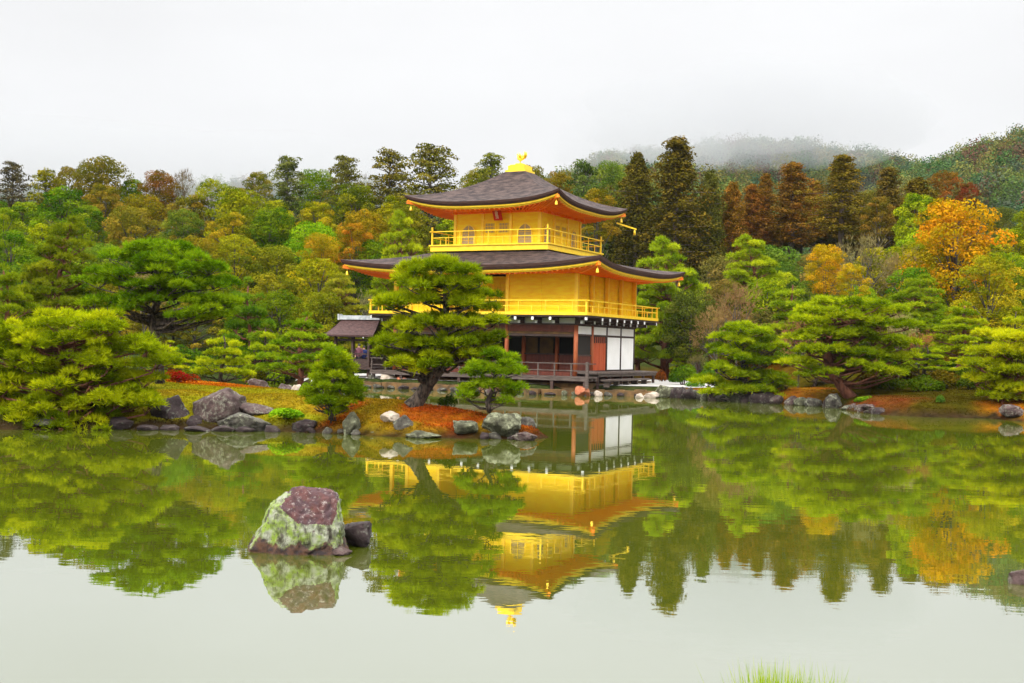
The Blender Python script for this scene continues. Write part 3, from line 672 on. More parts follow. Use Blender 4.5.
# --- the big lichened rock in the pond, nearest the viewer
import bmesh
bm = bmesh.new(); bmesh.ops.create_icosphere(bm, subdivisions=6, radius=1)
PL = [((.22, -.74, .64), .385, 1), ((-.05, .15, 1), .50, 1), ((-.45, -.5, .9), .53, 0), ((-.25, -.97, .12), .42, 0), ((.25, -.96, .14), .41, 0), ((.97, -.2, .16), .47, 0), ((.9, .4, .2), .45, 0),
      ((-.87, -.2, .47), .49, 0), ((-.75, .3, .6), .52, 0), ((0, 1, .15), .42, 0), ((-.93, -.1, .1), .66, 0), ((.5, -.05, .85), .555, 1), ((0, 0, -1), .4, 0), ((-.8, -.1, .3), .56, 0)]
PL = [(Vector(a).normalized(), d, k) for a, d, k in PL]
tops = []
for v in bm.verts:
    dr = v.co.normalized(); best = min((d / max(1e-6, a.dot(dr)), k) for a, d, k in PL if a.dot(dr) > .02)
    # soft minimum keeps worn edges
    rr = (sum((d / max(.02, a.dot(dr))) ** -14 for a, d, k in PL if a.dot(dr) > .02)) ** (-1 / 14)
    p = dr * rr
    stre = noise.fractal(Vector((p.x * 9, p.y * 9, p.z * 2.2)), .8, 2., 5); p *= 1 + .04 * stre + .10 * noise.noise(p * 3.6 + Vector((3, 1, 0))) + .035 * noise.fractal(p * 14, .7, 2., 5) - .05 * max(0, .14 - abs(noise.noise(p * 4.2))) / .14
    v.co = p; tops.append(1.0 if best[1] else 0.0)
me = bpy.data.meshes.new('lichened_rock'); bm.to_mesh(me); bm.free(); me.polygons.foreach_set('use_smooth', [True] * len(me.polygons))
a_ = me.attributes.new('v', 'FLOAT', 'POINT'); a_.data.foreach_set('value', tops)
m, n, l = newmat('big_pond_rock'); p = n['Principled BSDF']; p.inputs['Roughness'].default_value = .85; p.inputs['Specular IOR Level'].default_value = .25
tc = n.new('ShaderNodeTexCoord')
def nzn(sc, det, st=(1, 1, 1), ro=.6):
    mp = n.new('ShaderNodeMapping'); mp.inputs['Scale'].default_value = st; l.new(tc.outputs['Object'], mp.inputs[0])
    z = n.new('ShaderNodeTexNoise'); z.inputs['Scale'].default_value = sc; z.inputs['Detail'].default_value = det; z.inputs['Roughness'].default_value = ro; l.new(mp.outputs[0], z.inputs['Vector']); return z.outputs['Fac']
def rmp(o, lo, hi, a=0., b_=1.):
    r = n.new('ShaderNodeMapRange'); r.inputs['From Min'].default_value = lo; r.inputs['From Max'].default_value = hi; r.inputs['To Min'].default_value = a; r.inputs['To Max'].default_value = b_; l.new(o, r.inputs[0]); return r.outputs[0]
def mixc(f, c1, c2):
    x = n.new('ShaderNodeMix'); x.data_type = 'RGBA'
    for i, c in ((6, c1), (7, c2)):
        if isinstance(c, tuple): x.inputs[i].default_value = (*c, 1)
        else: l.new(c, x.inputs[i])
    l.new(f, x.inputs[0]); return x.outputs[2]
green = mixc(rmp(nzn(7, 8), .4, .6), (.17, .24, .03), (.25, .26, .19))
side = mixc(rmp(nzn(11, 10, (1, 1, .25), .7), .47, .6), green, (.05, .045, .03))
side = mixc(rmp(nzn(30, 4), .6, .66), side, (.10, .08, .07))
top = mixc(rmp(nzn(6, 8), .35, .6), (.10, .038, .032), (.055, .03, .033)); top = mixc(rmp(nzn(16, 12, (1, 1, 1), .8), .54, .68), top, (.36, .31, .28)); top = mixc(rmp(nzn(9, 12, (1, 1, .6), .75), .40, .34), top, (.03, .018, .016))
at = n.new('ShaderNodeAttribute'); at.attribute_name = 'v'
mm = n.new('ShaderNodeMath'); mm.operation = 'ADD'; l.new(at.outputs['Fac'], mm.inputs[0]); l.new(rmp(nzn(7, 9, (1, 1, 1), .7), .3, .7, -.62, .62), mm.inputs[1])
body = mixc(rmp(mm.outputs[0], .45, .6), side, top)
sx_ = n.new('ShaderNodeSeparateXYZ'); l.new(tc.outputs['Object'], sx_.inputs[0])
m2 = n.new('ShaderNodeMath'); m2.operation = 'ADD'; l.new(sx_.outputs['Z'], m2.inputs[0]); l.new(rmp(nzn(8, 4), .3, .7, -.09, .09), m2.inputs[1])
wet = mixc(rmp(nzn(12, 5), .4, .6), (.03, .022, .022), (.10, .05, .03))
fin = mixc(rmp(m2.outputs[0], -.15, -.10), wet, body); l.new(fin, p.inputs['Base Color'])
bp = n.new('ShaderNodeBump'); bp.inputs['Strength'].default_value = 1; bp.inputs['Distance'].default_value = .03; l.new(nzn(18, 10, (1, 1, .4)), bp.inputs['Height']); l.new(bp.outputs[0], p.inputs['Normal'])
me.materials.append(m)
o = link('lichened_rock', me, label='large rock in the pond with purple top and green lichened sides, nearest the viewer', cat='rock'); o.location = (-2.45, 14.35, .24); o.scale = (1.02, .95, 1.0)
rock(357, 531, 14.75, 32, 24, 'dark', 'small dark blocky stone just right of the large lichened rock', name='pond_rock', depth=.42, cuts=4, box=.45)
rock(340, 551, 14.1, 24, 8, 'purple', 'low wedge of stone at the right foot of the large lichened rock', name='pond_rock', depth=.3)
rock(1019, 577, 13.3, 26, 24, 'purple', 'small dark red rock in the water at the right edge', name='pond_rock', depth=.35, cuts=6)
# --- named shore rocks of the garden peninsula
for a in [
    (218, 407, 34.0, 64, 42, 'purple', 'tall rounded purple grey boulder, largest of the rocks on the left shore'),
    (171, 412, 33.8, 42, 36, 'dark', 'dark brown boulder left of the tall rounded boulder'),
    (253, 409, 34.2, 42, 16, 'purple', 'flat reddish purple stone right of the tall rounded boulder'),
    (240, 421, 33.4, 56, 18, 'grey', 'grey lichened stone at the waterline under the flat reddish stone'),
    (196, 424, 33.4, 22, 16, 'dark', 'small dark stone at the waterline below the tall boulder'),
    (305, 426, 33.2, 26, 14, 'dark', 'low dark stone at the waterline left of the upright stone'),
    (351, 421, 32.7, 19, 24, 'mossy', 'upright pale green stone standing at the waterline'),
    (389, 416, 32.9, 20, 11, 'pale', 'white topped slanting stone on the red needles'),
    (403, 424, 32.6, 22, 18, 'grey', 'grey stone with a sloping side below the white topped stone'),
    (425, 434, 32.3, 44, 9, 'mossy', 'long low stone at the waterline in front of the leaning pine'),
    (466, 426, 32.4, 36, 16, 'mossy', 'pale lichened round stone left of the biggest stone of the point'),
    (503, 423, 32.5, 42, 22, 'mossy', 'big domed lichened stone at the point of the peninsula'),
    (526, 424, 33.3, 20, 18, 'grey', 'grey stone behind the domed stone at the point'),
    (526, 436, 32.0, 26, 9, 'purple', 'flat grey purple stone lowest at the tip of the point'),
    (285, 371, 47.0, 22, 16, 'purple', 'reddish garden stone behind the yellow moss lawn'),
    (258, 379, 45.5, 24, 14, 'purple', 'low purple stone at the back of the yellow moss lawn'),
    (268, 366, 47.5, 12, 10, 'dark', 'small dark stone on top of the moss lawn edge'),
    (296, 378, 45.5, 16, 14, 'pale', 'pale block of stone under the dark trunked pine of the lawn'),
    (120, 424, 32.6, 24, 12, 'dark', 'dark stone under the right edge of the big spreading pine'),
    (45, 423, 32.2, 36, 9, 'grey', 'pale topped flat stone at the waterline under the big spreading pine'),
    (20, 421, 32.3, 26, 9, 'dark', 'brown stone at the waterline in the left corner'),
    (582, 391, 63.2, 16, 12, 'orange', 'bright orange brown stone at the foot of the deck post'),
    (598, 394, 63.1, 9, 7, 'pale', 'pinkish stone right of the orange stone'),
    (640, 397, 62.6, 10, 8, 'pale', 'white rounded stone in the shallows right of the deck'),
    (652, 396, 62.8, 16, 10, 'pale', 'beige rounded stone in the shallows beside the white one'),
    (667, 392, 63.4, 22, 18, 'mossy', 'green lichened stone standing left of the small clipped shrub'),
    (834, 402, 56.0, 22, 20, 'grey', 'grey stone against the foot of the leaning pine on the right shore'),
    (828, 414, 54.0, 20, 12, 'purple', 'pointed purple stone at the waterline under the leaning pine on the right'),
    (875, 407, 52.0, 34, 8, 'purple', 'long flat stone on the bank right of the leaning pine'),
    (1012, 413, 48.4, 30, 12, 'purple', 'dark red stone at the end of the orange mound at the right edge'),
    (940, 408, 50.6, 14, 7, 'orange', 'small reddish stone in front of the brown bank on the right'),
    (388, 378, 69.0, 18, 13, 'pale', 'pale rounded stone at the left end of the embankment'),
    (402, 380, 68.5, 12, 9, 'orange', 'pink brown stone on the embankment right of the pale one'),
    (372, 382, 69.2, 12, 14, 'grey', 'grey stone under the fishing pavilion rail')]:
    rock(*a)
rr = random.Random(3)
# rows of smaller stones along the shore
def stones(p0, p1, k, wr, hr, mats_, label, group):
    for i in range(k):
        t = (i + .5) / k; x = p0[0] + (p1[0] - p0[0]) * t; y = p0[1] + (p1[1] - p0[1]) * t
        w = rr.uniform(*wr); h = rr.uniform(*hr); _rk[0] += 1
        me = rock_mesh('shore_stone', 300 + _rk[0], w / 2, w / 2 * rr.uniform(.6, 1), h / 2, RM[rr.choice(mats_)], 3, cuts=10)
        o = link('shore_stone', me, label=label, cat='stone', group=group); o.location = (x + rr.uniform(-.1, .1), y + rr.uniform(-.25, .05), h * .18)
path = [(8.6, 63.2), (10, 61.9), (11.6, 59.9), (13.5, 58.5), (15.5, 56.5)]
for a, b_ in zip(path, path[1:]): stones(a, b_, 4, (.7, 1.2), (.6, 1.0), ['grey', 'dark', 'mossy', 'purple', 'dark'], 'weathered stone in the row edging the bank right of the golden pavilion', 'edging stones right of the pavilion')
stones((15.4, 54.5), (15.7, 50.4), 6, (.5, .9), (.3, .6), ['grey', 'dark', 'purple'], 'stone at the waterline under the leaning pine on the right shore', 'stones under the right pine')
stones((-10.4, 32.7), (-6.2, 33.0), 6, (.4, .9), (.2, .3), ['dark', 'dark', 'purple'], 'dark stone at the waterline of the left shore', 'waterline stones of the left shore')
stones((-5.6, 32.9), (.6, 32.2), 16, (.25, .5), (.15, .3), ['dark', 'grey', 'mossy'], 'small stone at the waterline of the peninsula', 'waterline stones of the peninsula')
stones((20.4, 47.2), (23, 46), 4, (.5, .9), (.3, .6), ['dark', 'purple'], 'dark red stone below the orange mound at the right edge', 'stones below the orange mound')
# embankment below the decks
b = MB(); EM = [(-11.2, 70.0), (-7.2, 67.5), (-4.2, 66.05), (-2.2, 65.0), (1.6, 63.3), (3.2, 63.7), (5.6, 64.1), (7.9, 63.4)]
for (x0_, y0_), (x1_, y1_) in zip(EM, EM[1:]):
    k = 4
    for i in range(k):
        a = Vector((x0_ + (x1_ - x0_) * i / k, y0_ + (y1_ - y0_) * i / k, 0)); c = Vector((x0_ + (x1_ - x0_) * (i + 1) / k, y0_ + (y1_ - y0_) * (i + 1) / k, 0))
        h = .33 + rr.uniform(-.04, .04); b.beam(a + Vector((0, .35, h - .55)), c + Vector((0, .35, h - .55)), .8 + rr.uniform(-.08, .08), 1.1)
for p0_, p1_ in zip(EM, EM[1:]): stones((p0_[0], p0_[1] - .12), (p1_[0], p1_[1] - .12), max(2, int(math.dist(p0_, p1_) / .7)), (.35, .75), (.22, .42), ['purple', 'grey', 'mossy', 'dark', 'dark', 'grey'], 'rough stone at the foot of the embankment below the veranda', 'stones along the veranda embankment')
b.build('stone_embankment', M['stonewall'], label='low ochre stone embankment along the water below the veranda', cat='embankment')

# ================================================================== VEGETATION BUILDERS
def unit(a): return a / (np.linalg.norm(a, axis=-1, keepdims=True) + 1e-9)
def tufts(P, A, val, m, Ln, w, spread, rg):
    n_ = len(P); P = np.repeat(P, m, 0); A = np.repeat(A, m, 0); v = np.repeat(val, m) + rg.uniform(-.12, .12, n_ * m)
    D = unit(A + spread * rg.normal(size=P.shape)); S = unit(np.cross(D, rg.normal(size=P.shape)))
    ln = Ln * rg.uniform(.6, 1.15, (len(P), 1))
    V = np.stack([P - S * w / 2, P + S * w / 2, P + D * ln], 1).reshape(-1, 3); return V, v
def leaves(P, Nn, val, size, jit, rg):
    Nn = unit(Nn + jit * rg.normal(size=P.shape)); S = unit(np.cross(Nn, rg.normal(size=P.shape))); T = np.cross(Nn, S)
    s = size * rg.uniform(.6, 1.3, (len(P), 1))
    V = np.stack([P - S * s * .5, P + T * s * .32, P + S * s * .5, P - T * s * .32], 1).reshape(-1, 3)
    return V, val + rg.uniform(-.15, .15, len(P))
def sphere_dirs(k, rg, zmin=-1.):
    out = []
    d = unit(rg.normal(size=(int(k * 4 + 20), 3))); d = d[d[:, 2] > zmin]; return d[:k]
class Pine:
    """pads of needles carried by limbs; pads = (x, y, z, r) in metres"""
    def __init__(s, seed, Ln=.15, w=.022, dens=110, m=7, flat=.5, lump=.36):
        s.rg = np.random.default_rng(seed); s.rd = random.Random(seed); s.V = []; s.A = []; s.b = MB(); s.Ln = Ln; s.w = w; s.dens = dens; s.m = m; s.flat = flat; s.lump = lump
    def trunk(s, pts, rad, n=9):
        s.pts = [Vector(p) for p in pts]; s.rad = rad; s.b.tube(pts, rad, n)
    def at(s, z):
        p = s.pts
        for i in range(len(p) - 1):
            if p[i].z <= z <= p[i + 1].z:
                t = (z - p[i].z) / (p[i + 1].z - p[i].z + 1e-9); return p[i].lerp(p[i + 1], t), s.rad[i] * (1 - t) + s.rad[i + 1] * t
        return (p[-1], s.rad[-1]) if z > p[-1].z else (p[0], s.rad[0])
    def pad(s, x, y, z, r, limb=True):
        rg = s.rg; k = max(1, int((r / s.lump) ** 2 * 1.25)); c = Vector((x, y, z))
        val0 = rg.uniform(.15, .85)
        if limb:
            base, br = s.at(z - .12 - .35 * r - .12 * (c - s.at(z)[0]).length); q = Vector((x, y, z - .22 * r - .05))
            mid = base.lerp(q, .5) + Vector((s.rd.uniform(-.1, .1), s.rd.uniform(-.1, .1), s.rd.uniform(-.12, .05))) * (1 + r)
            rad = max(.015, min(br * .45, .05 + .03 * r)); s.b.tube([base, mid, q], [rad, rad * .7, rad * .35], 5)
        for i in range(k):
            an = rg.uniform(0, 6.283); rr_ = r * math.sqrt(rg.uniform(0, 1)) * (0 if k == 1 else .82)
            lr = s.lump * rg.uniform(.7, 1.15); cc = np.array([x + math.cos(an) * rr_, y + math.sin(an) * rr_, z + s.flat * .4 * (r - rr_) * .5 + rg.uniform(-.06, .06) * (1 + r * .6)])
            nt_ = max(5, int(s.dens * (lr / s.lump) ** 2)); d = sphere_dirs(nt_, rg, -.25)
            P = cc + d * np.array([lr, lr, lr * s.flat]) * rg.uniform(.55, 1, (len(d), 1)); A = unit(d * np.array([1, 1, .8]) + np.array([0, 0, .45]))
            V, v = tufts(P, A, np.full(len(P), np.clip(val0 + rg.uniform(-.3, .3), 0, 1)), s.m, s.Ln, s.w, .45, rg); s.V.append(V); s.A.append(v)
            if limb and k > 1: s.b.tube([q, (cc[0], cc[1], cc[2] - lr * .1)], [rad * .35, .008], 4)
    def meshes(s, mt, bark, name='pine'):
        return s.b, np_mesh(name + '_crown', np.concatenate(s.V), 3, mt, np.concatenate(s.A))
PINEK = 1.8
BROAD = None
def mb_mesh(b, name, mt):
    me = bpy.data.meshes.new(name); me.from_pydata(b.v, [], b.f); me.materials.append(mt); me.polygons.foreach_set('use_smooth', b.sm); me.update(); return me
def plant(name, tm, cm, loc, rz=0, sc=(1, 1, 1), color=(.1, .18, .02), label=None, cat='tree', group=None, crown='crown', crown_h=None, top_z=0):
    r = empty(name, loc, rz, label=label, cat=cat, group=group); r.scale = sc
    if tm:
        link('trunk', tm, r)
    k = PINEK if 'pine' in name else 1.42
    c = link(crown, cm, r); c.color = (min(.55, color[0] * k * (1.22 if name == 'garden_pine' else 1.08 if 'pine' in name else .84)), min(.45, color[1] * k * (.86 if name == 'garden_pine' else .95 if 'pine' in name else .86)), color[2] * .5, 1)
    if crown_h and crown_h < .98: c.scale = (1, 1, crown_h); c.location = (0, 0, top_z * (1 - crown_h))
    return r

GREEN = (.105, .20, .010); DEEP = (.05, .135, .014); YEL = (.22, .27, .010); OLIVE = (.13, .125, .012)
# --- generic garden pine
def gen_pine(seed, H, W, nl, lean=0., Ln=.2, w=.045, dens=55, m=6, lump=.42, z0=.3, flat=.5, taper=1.6, padk=1.15):
    P = Pine(seed, Ln, w, dens, m, flat, lump); rd = P.rd
    pts = [(0, 0, -.3)]; x = y = 0; n_ = 7
    ph = rd.uniform(0, 6)
    for i in range(1, n_ + 1):
        t = i / n_; pts.append((lean * H * t ** .8 * .5 + .06 * H * math.sin(ph + t * 6) * t, .05 * H * math.cos(ph + t * 5) * t, H * .95 * t))
    P.trunk(pts, [.045 * H * (1 - .85 * (i / n_)) + .01 for i in range(n_ + 1)], 8)
    for i in range(nl):
        t = i / (nl - 1); z = H * (z0 + (.97 - z0) * t); Rl = W / 2 * (1 - t ** taper * .8) * rd.uniform(.85, 1.08); c, _ = P.at(z)
        pr = max(.3, W * .17 * (1 - .35 * t)) * padk
        if Rl < pr * 1.4: P.pad(c.x, c.y, z, Rl); continue
        k = max(3, int(2 * math.pi * (Rl - pr * .7) / (pr * 1.9))); a0 = rd.uniform(0, 6)
        for j in range(k):
            a = a0 + 6.283 * (j + rd.uniform(-.25, .25)) / k; rr_ = (Rl - pr) * rd.uniform(.75, 1.12)
            P.pad(c.x + math.cos(a) * rr_, c.y + math.sin(a) * rr_, z + rd.uniform(-.05, .05) * H * .5, pr * rd.uniform(.8, 1.15))
    return P
def protos(fn, n_): return [fn(i) for i in range(n_)]
PINES = []
for i, (H, W, nl, lean, z0) in enumerate([(4, 4.5, 5, .15, .34), (5, 5, 6, -.12, .28), (5, 4, 7, .05, .2), (6, 6, 6, .2, .36), (4, 5, 5, -.25, .3), (8, 7, 11, 0, .18)]):
    P = gen_pine(40 + i, H, W, nl, lean, z0=z0, lump=.30 + .022 * W, Ln=.17 + .01 * H, dens=48, taper=1.8 if i < 5 else 3.0)
    b, cm = P.meshes(M['needles'], None, 'garden_pine'); tm = mb_mesh(b, 'garden_pine_trunk', M['redbark'] if i % 2 else M['bark'])
    PINES.append((tm, cm, H * 1.02, W))
def rotd(rz): return rz
def put(protos_, i, px, top, Y, wpx, color, name, label, group=None, zb=None, crown='crown', rz=None, cat='tree', xy=1.):
    tm, cm, H, W = protos_[i % len(protos_)]
    x, y, z = wp(px, top, Y); g_ = gz(x, Y) if zb is None else zb
    h = max(.4, z - g_); s = Y / 1184.6
    # picture x at the tree's foot leans with the roll: keep the crown on its mark
    x0_ = x + 0; w = wpx * s / W
    rz = random.Random(int(px * 7 + top)).uniform(0, 6.28) if rz is None else rz
    ch = min(1, max(.35, 1.12 * wpx * s / h)) if protos_ is BROAD else None
    return plant(name, tm, cm, (x0_, Y, g_ - .05), rz, (w, w, h / H), color, label, cat, group, crown, ch, H)

# ---------------- hero pines
def px_pine(seed, Y, base, trunk, pads, back=.75, **k):
    """limb pads measured on the picture at distance Y, repeated through the depth of the crown"""
    P = Pine(seed, **k); s = Y / 1184.6; bx, _, bz = wp(base[0], base[1], Y)
    def loc(px, py): x, _, z = wp(px, py, Y); return x - bx, z - bz
    tp = []; rads = []
    for (px, py, r) in trunk: x, z = loc(px, py); tp.append((x, 0, z)); rads.append(r)
    P.trunk(tp, rads, 10)
    xs = [loc(p[0], p[1])[0] for p in pads]; cx_ = (min(xs) + max(xs)) / 2; RR = (max(xs) - min(xs)) / 2 + .3
    for (px, py, w_) in pads:
        x, z = loc(px, py); r = w_ * s / 2; ext = math.sqrt(max(0, 1 - ((x - cx_) / RR) ** 2)) * RR * back
        y0_ = P.rd.uniform(-.5, .1) * ext; P.pad(x, y0_, z, r)
        if ext > .5: P.pad(x * .8 + P.rd.uniform(-.3, .3), ext * P.rd.uniform(.5, .9), z + P.rd.uniform(-.1, .1), r * .9)
        if ext > .9: P.pad(x * .75 + P.rd.uniform(-.3, .3), -ext * P.rd.uniform(.6, .85), z - .08, r * .75)
    return P, (bx, Y, bz)
def hero(name, P, loc, color, label, bark='bark'):
    b, cm = P.meshes(M['needles'], None, name); tm = mb_mesh(b, name + '_trunk', M[bark]); return plant(name, tm, cm, loc, 0, (1, 1, 1), color, label)
P, loc = px_pine(1, 34.2, (416, 404), [(412, 408, .30), (418, 400, .22), (428, 384, .19), (439, 370, .17), (444, 352, .15), (446, 330, .12), (446, 308, .09), (445, 290, .06), (440, 268, .03)],
    [(437, 266, 44), (416, 271, 36), (462, 272, 40), (402, 279, 26), (480, 283, 28), (450, 285, 44), (425, 285, 40), (497, 297, 20), (478, 294, 26), (402, 302, 40), (424, 298, 30), (470, 302, 40), (494, 308, 24), (386, 305, 18),
     (408, 326, 40), (436, 322, 40), (464, 322, 46), (492, 322, 30), (392, 340, 30), (418, 344, 40), (446, 342, 44), (476, 342, 44), (500, 338, 24), (384, 354, 30), (408, 360, 36), (434, 362, 36), (462, 356, 40), (490, 352, 30), (398, 366, 22), (420, 370, 20)],
    Ln=.21, w=.027, dens=44, m=7, lump=.25, flat=.55, back=.7)
hero('leaning_pine', P, loc, (.115, .165, .006), 'green pine with dark leaning trunk on the red peninsula before the golden pavilion')
P, loc = px_pine(2, 33.3, (488, 408), [(490, 412, .09), (487, 402, .07), (493, 390, .055), (495, 375, .04), (496, 360, .02)],
    [(497, 357, 34), (512, 364, 26), (482, 368, 32), (472, 374, 24), (500, 372, 36), (518, 371, 20), (480, 386, 30), (462, 390, 22), (500, 386, 30), (520, 388, 24), (510, 394, 22), (470, 397, 24), (506, 401, 16)],
    Ln=.15, w=.022, dens=55, m=7, lump=.22, flat=.6, back=.6)
hero('small_pine', P, loc, (.085, .155, .008), 'small round headed pine right of the leaning pine near the point')
P, loc = px_pine(3, 32.9, (331, 416), [(331, 420, .08), (332, 400, .06), (333, 380, .045), (333, 355, .02)],
    [(333, 353, 16), (326, 359, 20), (342, 360, 20), (334, 366, 32), (318, 370, 24), (348, 371, 22), (330, 378, 40), (312, 381, 22), (350, 383, 24), (322, 390, 34), (344, 392, 34), (308, 394, 18), (354, 396, 18), (330, 403, 44), (314, 404, 20), (348, 405, 20), (332, 412, 26)],
    Ln=.16, w=.022, dens=60, m=7, lump=.22, flat=.7, back=.8)
hero('bushy_pine', P, loc, (.10, .16, .007), 'low conical bushy pine on the left of the leaning pine')
lp = []
rq = random.Random(8)
for (yy, xa, xb, w_) in [(322, 25, 100, 38), (331, -10, 140, 42), (343, -30, 155, 44), (356, -30, 160, 44), (369, -30, 162, 44), (382, -30, 160, 44), (395, -30, 165, 44), (406, -30, 160, 40), (415, -30, 128, 36), (422, -10, 118, 28)]:
    k = int((xb - xa) / (w_ * .8)) + 1
    for i in range(k): lp.append((xa + (xb - xa) * (i + rq.uniform(.2, .8)) / k, yy + rq.uniform(-5, 5), w_ * rq.uniform(.75, 1.1)))
P, loc = px_pine(4, 33.0, (84, 425), [(84, 432, .2), (80, 415, .17), (70, 395, .14), (62, 375, .12), (60, 355, .09), (62, 335, .05)], lp, Ln=.19, w=.03, dens=48, m=7, lump=.30, flat=.5, back=.5)
hero('spreading_pine', P, loc, (.13, .18, .006), 'large low spreading pine with yellow green pads filling the left shore', 'redbark')
lp = []
for (yy, xa, xb, w_) in [(246, 122, 190, 34), (258, 104, 210, 38), (271, 92, 222, 42), (284, 90, 232, 40), (298, 96, 236, 38), (308, 88, 130, 34), (306, 200, 236, 34), (316, 185, 232, 30)]:
    k = int((xb - xa) / (w_ * .75)) + 1
    for i in range(k): lp.append((xa + (xb - xa) * (i + rq.uniform(.25, .75)) / k, yy + rq.uniform(-4, 4), w_ * rq.uniform(.8, 1.1)))
P, loc = px_pine(5, 39.0, (160, 378), [(160, 386, .17), (159, 360, .14), (155, 335, .15), (152, 322, .14), (158, 300, .10), (156, 275, .07), (155, 255, .03)], lp, Ln=.2, w=.032, dens=46, m=7, lump=.32, flat=.45, back=.6)
P.b.tube([P.at(1.75)[0], P.at(1.75)[0] + Vector((.6, -.1, .1)), P.at(1.75)[0] + Vector((1.1, -.2, .6))], [.1, .07, .03], 6); P.b.tube([P.at(1.75)[0], P.at(1.75)[0] + Vector((-.5, -.1, .15)), P.at(1.75)[0] + Vector((-.9, -.2, .65))], [.1, .07, .03], 6)
hero('umbrella_pine', P, loc, (.075, .145, .008), 'flat topped umbrella pine with dark forked trunk standing behind the big spreading pine')
# right shore leaning pine
P, loc = px_pine(6, 57.0, (852, 400), [(856, 404, .34), (846, 392, .27), (836, 378, .24), (829, 366, .22), (828, 345, .2), (832, 325, .14), (838, 308, .07)],
    [(836, 304, 40), (862, 306, 40), (812, 312, 36), (888, 312, 36), (840, 318, 50), (800, 322, 34), (876, 324, 46), (904, 326, 30), (818, 332, 44), (850, 336, 50), (794, 338, 34), (884, 340, 46), (910, 345, 30), (806, 350, 40), (838, 352, 40), (866, 355, 50), (900, 358, 40), (790, 362, 28), (812, 372, 30), (862, 368, 44), (890, 372, 40), (846, 364, 34)],
    Ln=.25, w=.048, dens=48, m=6, lump=.42, flat=.45, back=.7)
hero('leaning_shore_pine', P, loc, (.115, .17, .007), 'wide green pine with a curved dark trunk leaning on the right shore', 'redbark')
P, loc = px_pine(7, 60.5, (742, 404), [(744, 406, .2), (742, 390, .18), (746, 370, .16), (742, 350, .12), (738, 335, .06)],
    [(738, 328, 34), (756, 332, 28), (728, 338, 30), (748, 343, 40), (722, 350, 30), (768, 348, 34), (740, 357, 40), (764, 362, 36), (720, 367, 30), (744, 374, 40), (772, 376, 36), (708, 382, 34), (730, 388, 34), (760, 388, 40), (786, 384, 30), (776, 396, 34), (712, 393, 24), (752, 400, 26), (792, 398, 24)],
    Ln=.25, w=.048, dens=48, m=6, lump=.4, flat=.42, back=.7)
hero('layered_pine', P, loc, (.11, .17, .007), 'green pine in cloud like layers just right of the white gravel', 'bark')
P, loc = px_pine(9, 50.5, (1006, 404), [(1008, 412, .2), (1004, 390, .18), (1010, 365, .12), (1012, 345, .06)],
    [(1010, 338, 40), (1030, 342, 40), (992, 352, 44), (1020, 358, 50), (978, 364, 36), (1004, 370, 50), (1030, 374, 50), (984, 380, 40), (1012, 388, 50), (996, 396, 40), (1024, 398, 40)],
    Ln=.23, w=.044, dens=50, m=6, lump=.38, flat=.42, back=.7)
hero('edge_pine', P, loc, (.16, .2, .007), 'yellow green layered pine cut by the right edge above the orange mound', 'redbark')

# ---------------- other garden pines and shrubs (px, top y, distance, width, kind)
def setcol(c, k): return tuple(min(1, v * k) for v in c)
for i, px, top, Yd, wd, c, lab in [
    (0, 222, 330, 49, 66, (.14, .235, .012), 'small clipped pine in flat pads behind the yellow moss lawn'),
    (3, 300, 310, 52, 88, (.085, .18, .012), 'garden pine with two dark trunks left of the fishing pavilion'),
    (1, 172, 340, 47, 60, (.13, .22, .012), 'low pine behind the trunk of the umbrella pine'),
    (4, 262, 322, 60, 60, (.10, .19, .012), 'green pine behind the clipped pine at the back of the lawn'),
    (5, 335, 272, 82, 72, (.13, .185, .03), 'pale green pine with a reddish trunk above the roof of the fishing pavilion'),
    (5, 402, 209, 88, 68, (.12, .21, .014), 'rounded bright green pine seen above the left end of the lower roof'),
    (5, 668, 235, 84, 92, (.11, .21, .016), 'tall pale green pine directly right of the pavilion eaves'),
    (2, 684, 343, 80, 30, (.13, .23, .012), 'small yellow green pine at the back of the white gravel'),
    (5, 755, 233, 92, 84, (.12, .215, .014), 'tall bright green pine behind the layered pine'),
    (3, 700, 296, 90, 60, (.075, .16, .014), 'dark green pine behind the far end of the gravel'),
    (1, 640, 300, 86, 60, (.06, .14, .012), 'dark green pine beside the right corner of the lower roof'),
    (3, 960, 300, 66, 84, (.12, .21, .010), 'green pine between the leaning shore pine and the edge pine'),
    (5, 915, 272, 78, 84, (.09, .175, .012), 'tall green pine behind the crown of the leaning shore pine'),
    (4, 1018, 306, 62, 60, (.15, .235, .010), 'bright pine above the edge pine at the right border'),
    (1, 795, 278, 80, 70, (.10, .19, .012), 'green pine behind the gap of the layered and leaning pines'),
    (5, 62, 213, 56, 96, (.07, .125, .012), 'tall drooping layered pine behind the spreading pine, left of the umbrella pine'),
    (3, 12, 262, 50, 80, (.10, .18, .012), 'green pine behind the spreading pine at the left border'),
    (1, 250, 278, 62, 70, (.05, .13, .016), 'dark green pine right of the umbrella pine'),
    (0, 925, 342, 62, 60, (.10, .19, .010), 'low green pine above the dark hollow of the right bank'),
    (2, 975, 340, 60, 50, (.14, .23, .010), 'slender yellow green pine left of the edge pine'),
    (4, 815, 345, 66, 60, (.10, .19, .010), 'low pine behind the curved trunk of the leaning shore pine'),
    (0, 380, 292, 84, 50, (.09, .17, .014), 'small pine in the gap under the left end of the lower roof'),
    (0, -40, 330, 40, 90, (.10, .18, .012), 'pine beyond the left border'), (3, 1070, 330, 52, 90, (.12, .2, .012), 'pine beyond the right border')]:
    put(PINES, i, px, top, Yd, wd, c, 'garden_pine', lab)

